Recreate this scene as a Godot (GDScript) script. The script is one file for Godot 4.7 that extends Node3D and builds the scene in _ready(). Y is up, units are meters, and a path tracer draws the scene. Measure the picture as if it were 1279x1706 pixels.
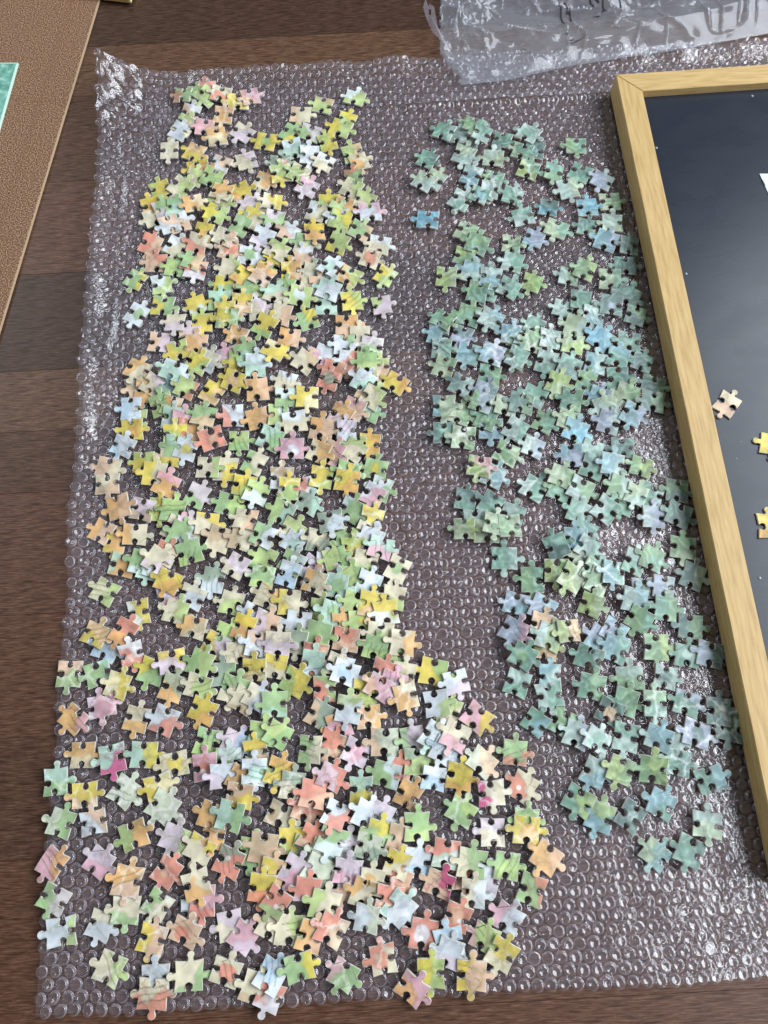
extends Node3D
# A jigsaw being sorted on bubble wrap: two heaps of pieces, an empty picture frame, a clear bag and a hardboard sheet on a dark plank table.
const THICK := 0.0019          # a jigsaw piece
const CELL := 40               # pixels of the print sheet per piece
const CELL_M := 0.039
const SHEET := 2048
const WRAP_W := -0.299
const WRAP_E := 0.62
const WRAP_N := -0.765
const WRAP_S := 0.195
const FRAME_Y := 0.0290
const BOARD_Y := 0.0200
var taken := {}
var card_edge: StandardMaterial3D
var printed: StandardMaterial3D
var wave := FastNoiseLite.new()
var rumple := FastNoiseLite.new()
var plain_noise := FastNoiseLite.new()

func _ready() -> void:
	# camera
	var cam := Camera3D.new()
	cam.name = "camera"
	cam.transform = Transform3D(Basis(Vector3(0.998538, -0.015998, 0.051642), Vector3(0.054063, 0.295488, -0.953816), Vector3(-0.000000, 0.955213, 0.295921)), Vector3(0, 0.68, 0))
	cam.fov = 69.3951
	cam.keep_aspect = Camera3D.KEEP_HEIGHT
	cam.near = 0.02
	cam.far = 20.0
	add_child(cam)
	# the pale room around, and the window that lights the table
	var we := WorldEnvironment.new()
	we.name = "room_air"
	var env := Environment.new()
	env.background_mode = Environment.BG_COLOR
	env.background_color = Color(0.64, 0.66, 0.68)
	env.background_energy_multiplier = 0.19
	env.tonemap_mode = Environment.TONE_MAPPER_LINEAR
	env.tonemap_exposure = 1.0
	env.sdfgi_enabled = true
	env.ssao_enabled = true
	env.ssil_enabled = true
	we.environment = env
	add_child(we)
	window_light("window_light", Vector3(2.55, 2.18, -0.35), Vector3(0.1, 0.0, -0.3), Vector2(4.0, 2.3), 24.0, Color(0.94, 0.968, 1.0))
	window_light("far_window_light", Vector3(-2.3, 2.1, -1.9), Vector3(0.0, 0.0, -0.3), Vector2(1.9, 0.9), 3.4, Color(0.92, 0.965, 1.0))
	seed_noise()
	build_table()
	build_hardboard()
	build_wrap()
	build_frame()
	build_pieces()
	build_bag()

func window_light(called: String, at: Vector3, to: Vector3, size: Vector2, energy: float, tint: Color) -> void:
	var l := AreaLight3D.new()
	l.name = called
	l.position = at
	l.area_size = size
	l.light_energy = energy
	l.light_color = tint
	l.shadow_enabled = true
	l.set("area_range", 6.0)
	l.set("area_attenuation", 2.0)
	add_child(l)
	l.look_at_from_position(at, to, Vector3.UP)

func seed_noise() -> void:
	wave.seed = 5
	wave.frequency = 9.0
	wave.fractal_octaves = 2
	plain_noise.seed = 23
	plain_noise.noise_type = FastNoiseLite.TYPE_SIMPLEX
	plain_noise.fractal_type = FastNoiseLite.FRACTAL_NONE
	plain_noise.frequency = 9.0
	rumple.seed = 11
	rumple.noise_type = FastNoiseLite.TYPE_SIMPLEX
	rumple.fractal_type = FastNoiseLite.FRACTAL_RIDGED
	rumple.frequency = 14.0
	rumple.fractal_octaves = 2

# ---------------------------------------------------------------- helpers
func numbered(called: String) -> String:
	var k: int = taken.get(called, -1) + 1
	taken[called] = k
	return called if k == 0 else "%s_%03d" % [called, k]

func thing(called: String, label: String, category: String, at: Vector3, group := "") -> Node3D:
	var o := Node3D.new()
	o.name = numbered(called)
	o.position = at
	add_child(o, true)
	tag(o, label, category, group)
	return o

func tag(o: Node3D, label: String, category: String, group := "") -> void:
	o.set_meta("label", label)
	o.set_meta("category", category)
	if group:
		o.set_meta("group", group)

func part(called: String, mesh: Mesh, m: Material, parent: Node3D) -> MeshInstance3D:
	var o := MeshInstance3D.new()
	o.name = called
	o.mesh = mesh
	if m:
		o.material_override = m
	parent.add_child(o, true)
	return o

var part_count := {}
func counted(called: String, parent: Node3D) -> String:
	var key := str(parent.get_instance_id()) + called
	var k: int = part_count.get(key, -1) + 1
	part_count[key] = k
	return called if k == 0 else "%s_%03d" % [called, k]

func mat(c: Color, rough := 0.5, spec := 0.5) -> StandardMaterial3D:
	var m := StandardMaterial3D.new()
	m.albedo_color = c
	m.roughness = rough
	m.metallic_specular = spec
	return m

func clear_film(milk: float, rough: float, creases := 0.0, scale := 10.0, tint := Color(0.86, 0.83, 0.89)) -> StandardMaterial3D:
	var m := StandardMaterial3D.new()
	m.transparency = BaseMaterial3D.TRANSPARENCY_ALPHA
	m.albedo_color = Color(tint, milk)
	m.roughness = rough
	m.cull_mode = BaseMaterial3D.CULL_DISABLED
	if creases > 0.0:
		var n := FastNoiseLite.new()
		n.seed = 51
		n.noise_type = FastNoiseLite.TYPE_SIMPLEX
		n.fractal_type = FastNoiseLite.FRACTAL_RIDGED
		n.fractal_octaves = 3
		n.frequency = 0.02
		var t := NoiseTexture2D.new()
		t.width = 512
		t.height = 512
		t.seamless = true
		t.noise = n
		t.as_normal_map = true
		t.bump_strength = 6.0
		m.normal_enabled = true
		m.normal_texture = t
		m.normal_scale = creases
		m.uv1_triplanar = true
		m.uv1_scale = Vector3.ONE * scale
	return m

func noise_tex(w: int, h: int, freq: float, octaves: int, colors: PackedColorArray, stops: PackedFloat32Array, sd: int) -> NoiseTexture2D:
	var n := FastNoiseLite.new()
	n.seed = sd
	n.frequency = freq
	n.fractal_octaves = octaves
	var g := Gradient.new()
	g.colors = colors
	g.offsets = stops
	var t := NoiseTexture2D.new()
	t.width = w
	t.height = h
	t.noise = n
	t.seamless = true
	t.normalize = true
	t.color_ramp = g
	return t

class Shape:
	var v := PackedVector3Array()
	var n := PackedVector3Array()
	var uv := PackedVector2Array()
	var ix := PackedInt32Array()
	func tri(a: int, b: int, c: int) -> void:
		# front faces run clockwise: the right-handed normal looks away from the shading normal
		var f := (v[b] - v[a]).cross(v[c] - v[a])
		if f.dot(n[a] + n[b] + n[c]) > 0.0:
			ix.append_array(PackedInt32Array([a, c, b]))
		else:
			ix.append_array(PackedInt32Array([a, b, c]))
	func quad(a: int, b: int, c: int, d: int) -> void:
		tri(a, b, c)
		tri(a, c, d)
	func put(p: Vector3, nn: Vector3, u := Vector2.ZERO) -> int:
		v.append(p)
		n.append(nn)
		uv.append(u)
		return v.size() - 1
	func into(am: ArrayMesh, m: Material = null) -> ArrayMesh:
		var a := []
		a.resize(Mesh.ARRAY_MAX)
		a[Mesh.ARRAY_VERTEX] = v
		a[Mesh.ARRAY_NORMAL] = n
		a[Mesh.ARRAY_TEX_UV] = uv
		a[Mesh.ARRAY_INDEX] = ix
		am.add_surface_from_arrays(Mesh.PRIMITIVE_TRIANGLES, a)
		if m:
			am.surface_set_material(am.get_surface_count() - 1, m)
		return am

func prism(poly: PackedVector2Array, y0: float, y1: float, bev: float, along: Vector2, uo := Vector2.ZERO) -> ArrayMesh:
	# an upright prism over a polygon in (x, z) with a chamfered upper edge; texture runs along «along», in metres
	var s := Shape.new()
	var across := Vector2(-along.y, along.x)
	var k := poly.size()
	var area := 0.0
	for i in k:
		area += poly[i].cross(poly[(i + 1) % k])
	var inner := PackedVector2Array()
	var out := PackedVector2Array()
	for i in k:
		var a := (poly[i] - poly[(i + k - 1) % k]).normalized()
		var b := (poly[(i + 1) % k] - poly[i]).normalized()
		var na := Vector2(a.y, -a.x) * signf(area)
		var nb := Vector2(b.y, -b.x) * signf(area)
		out.append(nb)
		var m := (na + nb).normalized()
		inner.append(poly[i] - m * bev / maxf(0.3, m.dot(na)))
	var top := []
	for i in k:
		top.append(s.put(Vector3(inner[i].x, y1, inner[i].y), Vector3.UP, Vector2(inner[i].dot(along), inner[i].dot(across)) + uo))
	var tr := Geometry2D.triangulate_polygon(inner)
	for i in range(0, tr.size(), 3):
		s.tri(top[tr[i]], top[tr[i + 1]], top[tr[i + 2]])
	for i in k:
		var j := (i + 1) % k
		var nn := Vector3(out[i].x, 0, out[i].y)
		var sl := (nn + Vector3.UP).normalized()
		var ua := Vector2(poly[i].dot(along), poly[i].dot(across)) + uo
		var ub := Vector2(poly[j].dot(along), poly[j].dot(across)) + uo
		if bev > 0.0:
			s.quad(s.put(Vector3(inner[i].x, y1, inner[i].y), sl, ua), s.put(Vector3(inner[j].x, y1, inner[j].y), sl, ub), s.put(Vector3(poly[j].x, y1 - bev, poly[j].y), sl, ub), s.put(Vector3(poly[i].x, y1 - bev, poly[i].y), sl, ua))
		var dn := Vector2(0, y1 - y0)
		s.quad(s.put(Vector3(poly[i].x, y1 - bev, poly[i].y), nn, ua), s.put(Vector3(poly[j].x, y1 - bev, poly[j].y), nn, ub), s.put(Vector3(poly[j].x, y0, poly[j].y), nn, ub + dn), s.put(Vector3(poly[i].x, y0, poly[i].y), nn, ua + dn))
	return s.into(ArrayMesh.new())

func rect(x0: float, z0: float, x1: float, z1: float) -> PackedVector2Array:
	return PackedVector2Array([Vector2(x0, z0), Vector2(x1, z0), Vector2(x1, z1), Vector2(x0, z1)])

func smooth(a: float, b: float, x: float) -> float:
	return smoothstep(a, b, x)

# ---------------------------------------------------------------- table
func build_table() -> void:
	var t := thing("table", "dark brown table top of long planks under everything", "table", Vector3.ZERO)
	var grain := noise_tex(2048, 1024, 0.02, 7, PackedColorArray([Color(0.70, 0.66, 0.64), Color(0.84, 0.82, 0.80), Color(0.92, 0.90, 0.89), Color(0.80, 0.77, 0.75), Color(0.97, 0.96, 0.95)]), PackedFloat32Array([0.22, 0.4, 0.5, 0.6, 0.8]), 3)
	var fine := noise_tex(1024, 1024, 0.05, 5, PackedColorArray([Color(0.74, 0.71, 0.69), Color(1, 1, 1)]), PackedFloat32Array([0.25, 0.7]), 8)
	var tones := [Color(0.40, 0.305, 0.25), Color(0.52, 0.40, 0.315), Color(0.455, 0.34, 0.275), Color(0.50, 0.37, 0.30), Color(0.84, 0.65, 0.52)]
	var stuff := []
	for c in tones:
		var m := mat(c, 0.42, 0.42)
		m.albedo_texture = grain
		m.uv1_scale = Vector3(0.9, 13.0, 1)
		m.detail_enabled = true
		m.detail_blend_mode = BaseMaterial3D.BLEND_MODE_MUL
		m.detail_albedo = fine
		m.detail_uv_layer = BaseMaterial3D.DETAIL_UV_1
		stuff.append(m)
	var z := [-1.5, -1.2, -1.05, -0.93, -0.8167, -0.742, -0.62, -0.50, -0.3837, -0.3155, -0.2502, -0.13, -0.02, 0.08, 0.2035, 0.33, 0.62]
	var tone := [0, 2, 3, 0, 1, 2, 3, 0, 1, 2, 3, 3, 2, 3, 3, 4, 2]
	for i in z.size() - 1:
		var p := part(counted("plank", t), prism(rect(-1.3, z[i] + 0.0001, 1.3, z[i + 1] - 0.0001), -0.03, 0.0, 0.0002, Vector2(1, 0), Vector2(i * 0.37, i * 0.213)), stuff[tone[i]], t)
		p.position.y = -0.00004 * (i % 3)

# ---------------------------------------------------------------- hardboard sheet, card and strip, far corner
func build_hardboard() -> void:
	var d := Vector2(-0.1641, 0.9864)
	var a := Vector2(-0.316, -0.8916) - d * 0.22
	var w := Vector2(-0.9864, -0.1641) * 0.62
	var m := mat(Color(0.91, 0.87, 0.83), 0.8, 0.3)
	m.albedo_texture = noise_tex(1024, 1024, 0.10, 3, PackedColorArray([Color(0.37, 0.28, 0.22), Color(0.555, 0.435, 0.35), Color(0.61, 0.49, 0.40), Color(0.84, 0.71, 0.60)]), PackedFloat32Array([0.3, 0.45, 0.56, 0.7]), 21)
	m.uv1_scale = Vector3(5.2, 5.2, 1)
	var poly := PackedVector2Array([a, a + d * 0.72, a + d * 0.72 + w, a + w])
	var o := thing("hardboard_sheet", "speckled brown hardboard sheet slanting in from the far corner of the table", "hardboard", Vector3.ZERO)
	part("panel", prism(poly, 0.0004, 0.0034, 0.0004, d), m, o)
	var lip := PackedVector2Array([a, a + d * 0.72, a + d * 0.72 - w.normalized() * 0.0011, a - w.normalized() * 0.0011])
	part("worn_edge", prism(lip, 0.0006, 0.0031, 0.0002, d), mat(Color(0.72, 0.62, 0.50), 0.8), o)
	# mint card lying on it
	var c0 := Vector2(-0.4075, -0.7895)
	var cd := Vector2(-0.125, 0.9922)
	var cw := Vector2(-0.9922, -0.06)
	var mint := mat(Color(1, 1, 1), 0.25, 0.5)
	mint.albedo_texture = noise_tex(256, 256, 0.03, 3, PackedColorArray([Color(0.33, 0.56, 0.50), Color(0.45, 0.68, 0.60), Color(0.55, 0.78, 0.71), Color(0.78, 0.92, 0.87)]), PackedFloat32Array([0.1, 0.45, 0.68, 0.95]), 31)
	mint.uv1_scale = Vector3(9, 9, 1)
	var card := thing("printed_card", "mint green glossy card with a pale border lying on the hardboard", "card", Vector3.ZERO)
	part("face", prism(PackedVector2Array([c0, c0 + cd * 0.14, c0 + cd * 0.14 + cw * 0.1, c0 + cw * 0.1]), 0.0036, 0.0056, 0.0003, cd), mint, card)
	var b := 0.0022
	part("border", prism(PackedVector2Array([c0 - cw * b, c0 - cw * b + cd * 0.14, c0 + cd * 0.14, c0]), 0.0036, 0.0060, 0.0003, cd), mat(Color(0.80, 0.93, 0.86), 0.3), card)
	part("border_001", prism(PackedVector2Array([c0 - cw * b - cd * b, c0 - cw * b, c0 + cw * 0.1, c0 + cw * 0.1 - cd * b]), 0.0036, 0.00595, 0.0003, cw), mat(Color(0.70, 0.85, 0.78), 0.3), card)
	# pale wooden strip whose end shows at the far edge
	var e := Vector2(-0.2785, -0.8795)
	var sd := Vector2(-0.978, -0.208)
	var sn := Vector2(0.208, -0.978)
	var strip := thing("wood_strip", "pale wooden strip end poking in over the far edge of the hardboard", "wood strip", Vector3.ZERO)
	part("strip", prism(PackedVector2Array([e, e + sd * 0.4, e + sd * 0.4 + sn * 0.03, e + sn * 0.03]), 0.0038, 0.012, 0.0006, sd), wood_material(2), strip)
	part("end_band", prism(PackedVector2Array([e - sd * 0.003, e - sd * 0.0002, e - sd * 0.0002 + sn * 0.03, e - sd * 0.003 + sn * 0.03]), 0.0038, 0.0123, 0.0005, sn), mat(Color(0.93, 0.86, 0.62), 0.5), strip)

func wood_material(k: int) -> StandardMaterial3D:
	var m := mat([Color(0.95, 0.92, 0.87), Color(0.92, 0.90, 0.84), Color(0.95, 0.90, 0.83)][k % 3], 0.5, 0.45)
	m.albedo_texture = noise_tex(1024, 256, 0.02, 5, PackedColorArray([Color(0.76, 0.64, 0.43), Color(0.81, 0.70, 0.49), Color(0.83, 0.72, 0.51), Color(0.86, 0.76, 0.56)]), PackedFloat32Array([0.15, 0.4, 0.6, 0.9]), 40 + k)
	m.uv1_scale = Vector3(1.0, 45.0, 1)
	return m

# ---------------------------------------------------------------- bubble wrap
func wrap_h(x: float, z: float) -> float:
	var left := 1.0 - smooth(0.0, 0.045, x - WRAP_W)
	var up := 1.0 - smooth(-0.42, 0.02, z)
	var h := 0.0014 + 0.0007 * wave.get_noise_2d(x, z) + 0.0006 * wave.get_noise_2d(x * 3.1, z * 2.3)
	h += left * left * (0.002 + 0.011 * up) * (1.0 + 0.5 * wave.get_noise_2d(z * 1.4, 3.0))
	h += 0.004 * up * exp(-pow((x + 0.268 - 0.004 * sin(z * 40.0)) / 0.008, 2))
	h += (0.0012 + 0.002 * smooth(0.0, 0.12, x)) * exp(-pow((z + 0.700) / 0.006, 2))
	h += 0.005 * (1.0 - smooth(0.0, 0.03, z - WRAP_N)) * (1.0 + wave.get_noise_2d(x * 1.7, 9.0))
	var c := Vector2(x - WRAP_W, z - WRAP_N).length()
	h += 0.006 * exp(-pow(c / 0.018, 2))
	h += 0.0045 * (1.0 - smooth(0.02, 0.075, x - WRAP_W)) * (1.0 - smooth(0.03, 0.10, z - WRAP_N)) * (1.0 + rumple.get_noise_2d(x * 2.0, z * 2.0))
	h += 0.006 * (1.0 - smooth(0.0, 0.06, x - WRAP_W)) * (1.0 - smooth(0.0, 0.07, z - WRAP_N))
	h += 0.006 * maxf(0.0, wave.get_noise_2d(x * 0.7 + 4.0, 2.0)) * (1.0 - smooth(0.0, 0.012, WRAP_S - z))
	return h

func wrap_p(x: float, z: float) -> Vector3:
	# the sheet's edges wander a little and the far corner is pulled outwards
	var e := 1.0 - smooth(0.0, 0.05, x - WRAP_W)
	var f := 1.0 - smooth(0.0, 0.05, z - WRAP_N)
	var g := 1.0 - smooth(0.0, 0.04, WRAP_S - z)
	var dx := e * 0.004 * wave.get_noise_2d(z * 0.9, 7.0) + 0.001 * e * f
	var dz := f * 0.004 * wave.get_noise_2d(x * 0.8, 5.0) + g * 0.002 * wave.get_noise_2d(x * 0.8, 15.0) + 0.003 * e * f
	return Vector3(x + dx, wrap_h(x, z), z + dz)

func wrap_n(x: float, z: float) -> Vector3:
	var d := 0.002
	return (wrap_p(x, z + d) - wrap_p(x, z - d)).cross(wrap_p(x + d, z) - wrap_p(x - d, z)).normalized()

func bubble_mesh(k: int, rnd: RandomNumberGenerator) -> ArrayMesh:
	# a thin blown cup with a slumped, dented top
	var s := Shape.new()
	var prof := [Vector2(5.35, 0.0), Vector2(5.0, 0.18), Vector2(4.82, 0.6), Vector2(4.66, 1.4), Vector2(4.45, 2.2), Vector2(4.1, 2.95), Vector2(3.65, 3.3), Vector2(3.1, 3.36), Vector2(2.4, 3.05), Vector2(1.5, 2.6), Vector2(0.6, 2.38)]
	var seg := 18
	var ph := rnd.randf() * TAU
	var ph2 := rnd.randf() * TAU
	var sag := rnd.randf_range(-0.5, 0.9)
	var dent := rnd.randf_range(0.15, 0.55)
	var rows := []
	var pts := []
	for r in prof.size():
		var row := []
		for a in seg:
			var t := TAU * a / seg
			var lift: float = prof[r].y / 3.7
			var wob := 1.0 + 0.035 * lift * sin(3.0 * t + ph) + 0.03 * lift * sin(2.0 * t + ph2)
			var y: float = prof[r].y * (1.0 - 0.06 * sag) - dent * lift * lift * (0.5 + 0.5 * sin(2.0 * t + ph)) - sag * lift * (1.0 - prof[r].x / 5.2) * 1.2
			y -= dent * 0.7 * lift * maxf(0.0, cos(t - ph2)) * (prof[r].x / 5.0)
			row.append(Vector3(prof[r].x * wob * cos(t), maxf(0.0, y), prof[r].x * wob * sin(t)) * 0.001)
		pts.append(row)
	var tip := Vector3.ZERO
	for a in seg:
		tip += pts[prof.size() - 1][a] / seg
	tip.y -= 0.0001 * sag
	for r in prof.size():
		for a in seg:
			var up: Vector3 = pts[r + 1][a] if r + 1 < prof.size() else tip
			var dn: Vector3 = pts[r - 1][a] if r > 0 else pts[r][a] + Vector3(cos(TAU * a / seg), 0, sin(TAU * a / seg)) * 0.0003
			var nn: Vector3 = (up - dn).cross(pts[r][(a + 1) % seg] - pts[r][(a + seg - 1) % seg])
			if nn.y < 0.0:
				nn = -nn
			s.put(pts[r][a], nn.normalized())
	var c := s.put(tip, Vector3.UP)
	var wall := Shape.new()
	wall.v = s.v
	wall.n = s.n
	wall.uv = s.uv
	for r in prof.size() - 1:
		var to := wall if r < 5 else s
		for a in seg:
			to.quad(r * seg + a, r * seg + (a + 1) % seg, (r + 1) * seg + (a + 1) % seg, (r + 1) * seg + a)
	for a in seg:
		s.tri((prof.size() - 1) * seg + a, (prof.size() - 1) * seg + (a + 1) % seg, c)
	# the inner face of the blown film, a hair inside the outer one
	var n0 := s.v.size()
	for i in n0:
		s.put(s.v[i] - s.n[i] * 0.00012, s.n[i])
	for part_of in [s, wall]:
		var outer: PackedInt32Array = part_of.ix.duplicate()
		for q in outer:
			part_of.ix.append(q + n0)
	wall.v = s.v
	wall.n = s.n
	wall.uv = s.uv
	return wall.into(s.into(ArrayMesh.new()))

func build_wrap() -> void:
	var o := thing("bubble_wrap", "large clear bubble wrap sheet spread on the table under the puzzle", "bubble wrap", Vector3.ZERO)
	var film := clear_film(0.024, 0.10, 0.25, 7.0, Color(0.85, 0.83, 0.89))
	var s := Shape.new()
	var nx := 190
	var nz := 200
	for j in nz + 1:
		for i in nx + 1:
			var x := lerpf(WRAP_W, WRAP_E, float(i) / nx)
			var z := lerpf(WRAP_N, WRAP_S, float(j) / nz)
			s.put(wrap_p(x, z), wrap_n(x, z))
	for j in nz:
		for i in nx:
			var q := j * (nx + 1) + i
			s.quad(q, q + 1, q + nx + 2, q + nx + 1)
	part("film", s.into(ArrayMesh.new()), film, o)
	var back := part("film_underside", s.into(ArrayMesh.new()), film, o)
	back.position.y = -0.00025
	var rnd := RandomNumberGenerator.new()
	rnd.seed = 77
	var shell := clear_film(0.025, 0.05, 0.2, 10.0)
	var seam := clear_film(0.11, 0.06, 0.25, 10.0)
	var kinds := []
	for k in 8:
		var bm := bubble_mesh(k, rnd)
		bm.surface_set_material(0, shell)
		bm.surface_set_material(1, seam)
		kinds.append(bm)
	var centres := PackedVector2Array()
	for p in PIECES:
		centres.append(Vector2(p[3], p[5]) * 0.001)
	var pitch := 0.0109
	var row := 0
	var many := []
	var near := []
	var z := WRAP_N + 0.004
	while z < WRAP_S - 0.0005:
		var x := WRAP_W + 0.003 + (pitch * 0.5 if row % 2 else 0.0)
		while x < WRAP_E - 0.006:
			if not (x > 0.335 and z > -0.655 and z < 0.10):
				var n := wrap_n(x, z)
				var yaw := rnd.randf() * TAU
				var side := n.cross(Vector3(0, 0, 1)).normalized()
				var b := Basis(side, n, side.cross(n)) * Basis(Vector3.UP, yaw)
				var puff := rnd.randf_range(0.55, 1.05) * (0.3 if rnd.randf() < 0.08 else 1.0)
				b = b * Basis(Vector3(1, 0, 0), rnd.randfn(0.0, 0.07)) * Basis(Vector3(0, 0, 1), rnd.randfn(0.0, 0.07))
				var t := Transform3D(b.scaled_local(Vector3(rnd.randf_range(0.87, 1.04), puff, rnd.randf_range(0.87, 1.04))), wrap_p(x, z) + n * 0.0002 + Vector3(rnd.randf_range(-1, 1), 0, rnd.randf_range(-1, 1)) * 0.0005)
				var k := rnd.randi() % 8
				var open := z > -0.02 and x > -0.10 and x < 0.275 and not (x > 0.255 and z < 0.1)
				if open:
					var q := Vector2(x, z)
					for c in centres:
						if q.distance_squared_to(c) < 0.0002:
							open = false
							break
				if open:
					near.append([z, k, t])
				else:
					many.append(t)
			x += pitch
		z += pitch * 0.866
		row += 1
	near.sort_custom(func(a, b): return a[0] > b[0])
	for i in near.size():
		if i < 300:
			part(counted("bubble", o), kinds[near[i][1]], null, o).transform = near[i][2]
		else:
			many.append(near[i][2])
	var mm := MultiMesh.new()
	mm.transform_format = MultiMesh.TRANSFORM_3D
	mm.mesh = kinds[3]
	mm.instance_count = many.size()
	for i in many.size():
		mm.set_instance_transform(i, many[i])
	var mi := MultiMeshInstance3D.new()
	mi.name = "bubble_field"
	mi.multimesh = mm
	mi.set_meta("kind", "stuff")
	o.add_child(mi, true)

# ---------------------------------------------------------------- picture frame
func build_frame() -> void:
	var o := thing("picture_frame", "pale wooden picture frame with a glossy black board, resting on the bubble wrap", "picture frame", Vector3.ZERO)
	var x0 := 0.2885
	var z0 := -0.6998
	var x1 := 0.8685
	var z1 := 0.1290
	var w := 0.0256
	var turn := 0.0175
	var pivot := Vector3(0.2885, 0, -0.6998)
	o.transform = Transform3D(Basis(Vector3.UP, turn), pivot - Basis(Vector3.UP, turn) * pivot + Vector3(-0.0025, 0, 0))
	var y0 := 0.0050
	var g := 0.00012
	var oc := [Vector2(x0, z0), Vector2(x1, z0), Vector2(x1, z1), Vector2(x0, z1)]
	var icn := [Vector2(x0 + w, z0 + w), Vector2(x1 - w, z0 + w), Vector2(x1 - w, z1 - w), Vector2(x0 + w, z1 - w)]
	for i in 4:
		var j := (i + 1) % 4
		var d: Vector2 = (oc[j] - oc[i]).normalized()
		var poly := PackedVector2Array([oc[i] + d * g, oc[j] - d * g, icn[j] - d * g, icn[i] + d * g])
		part(counted("rail", o), prism(poly, y0, FRAME_Y, 0.0007, d, Vector2(i * 0.31, i * 0.17)), wood_material(i), o)
	var black := mat(Color(0.15, 0.172, 0.212), 0.30, 0.47)
	var smear := noise_tex(512, 512, 0.012, 4, PackedColorArray([Color(0.9, 0.9, 0.9), Color(1, 1, 1)]), PackedFloat32Array([0.3, 0.7]), 61)
	black.roughness_texture = smear
	black.uv1_scale = Vector3(2.3, 4.1, 1)
	var board := part("backing_board", prism(rect(x0 + w - 0.004, z0 + w - 0.004, x1 - w + 0.004, z1 - w + 0.004), BOARD_Y - 0.003, BOARD_Y, 0.0, Vector2(1, 0)), black, o)
	var drop := SphereMesh.new()
	drop.radius = 0.0016
	drop.height = 0.0020
	drop.radial_segments = 14
	drop.rings = 7
	var gel := mat(Color(0.5, 0.53, 0.58), 0.12, 0.7)
	for p in [[0.3198, -0.6036], [0.3218, -0.4429], [0.3273, -0.1223], [0.3382, -0.2543], [0.3309, -0.2376], [0.4388, -0.6654], [0.4620, -0.3100]]:
		var b := part(counted("bead", board), drop, gel, board)
		b.position = Vector3(p[0], BOARD_Y, p[1])
		if p[0] > 0.33 and p[1] > -0.3:
			b.scale = Vector3.ONE * 0.5
	var lab := thing("paper_label", "white folded paper label lying on the black board, cut off by the view", "label", Vector3(0.47, BOARD_Y + 0.0003, -0.545))
	part("paper", prism(PackedVector2Array([Vector2(-0.0467, -0.017), Vector2(0.05, -0.012), Vector2(0.05, 0.022), Vector2(-0.041, 0.018)]), 0.0, 0.0006, 0.0001, Vector2(1, 0)), mat(Color(0.86, 0.90, 0.93), 0.4), lab)
	part("fold", prism(PackedVector2Array([Vector2(-0.0455, -0.0085), Vector2(0.05, -0.003), Vector2(0.05, 0.004), Vector2(-0.0440, -0.0015)]), 0.0006, 0.0014, 0.0003, Vector2(1, 0)), mat(Color(0.93, 0.95, 0.96), 0.4), lab)

# ---------------------------------------------------------------- clear bag
func bag_edge(u: float) -> Vector2:
	var pts := [Vector2(0.1165, -0.7190), Vector2(0.1715, -0.7230), Vector2(0.2430, -0.7380), Vector2(0.3210, -0.7480), Vector2(0.3920, -0.7560), Vector2(0.4790, -0.7700), Vector2(0.62, -0.795)]
	var f := u * (pts.size() - 1)
	var i := mini(int(f), pts.size() - 2)
	return pts[i].lerp(pts[i + 1], f - i)

func bag_p(u: float, v: float) -> Vector3:
	var e := bag_edge(u)
	var x := e.x - (1.0 - u) * (0.021 * smooth(0.0, 0.05, v) - 0.012 * smooth(0.05, 0.2, v)) + (1.0 - smooth(0.0, 0.08, u)) * 0.003 * wave.get_noise_2d(v * 9.0, 1.0)
	var z := e.y - v
	var lip := 0.006 + 0.030 * u
	var h := 0.0085 + (0.004 + 0.016 * smooth(0.1, 0.7, u)) * smooth(0.0, lip, v) * (1.0 - 0.45 * smooth(lip, lip + 0.05, v))
	h += 0.0034 * exp(-pow((v - lip) / 0.0030, 2)) * smooth(0.12, 0.4, u)
	var deep := smooth(lip, lip + 0.045, v) * smooth(0.0, 0.05, u)
	h += deep * 0.012 * rumple.get_noise_2d(x * 0.30 + z * 0.22, z * 0.75 - x * 0.2)
	h += deep * 0.0028 * rumple.get_noise_2d(x * 1.6 - z, z * 2.6)
	var e1 := clampf(1.0 - 2.2 * absf(plain_noise.get_noise_2d(x * 0.9 + z * 0.5, z * 2.0 - x * 0.3)), 0.0, 1.0)
	var e2 := clampf(1.0 - 2.4 * absf(plain_noise.get_noise_2d(x * 1.9 - z * 1.2 + 3.0, z * 1.1 + x)), 0.0, 1.0)
	h += smooth(0.003, 0.02, v) * (0.0042 * pow(e1, 5.0) + 0.0030 * pow(e2, 5.0))
	h += 0.003 * smooth(0.0, 0.008, v) * wave.get_noise_2d(x * 2.4, z * 3.5)
	h += (1.0 - smooth(0.0, 0.22, u)) * 0.010 * smooth(0.03, 0.10, v) * (1.0 + 0.8 * rumple.get_noise_2d(z * 1.5, x * 1.5))
	return Vector3(x, maxf(h, 0.0085), z)

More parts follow.
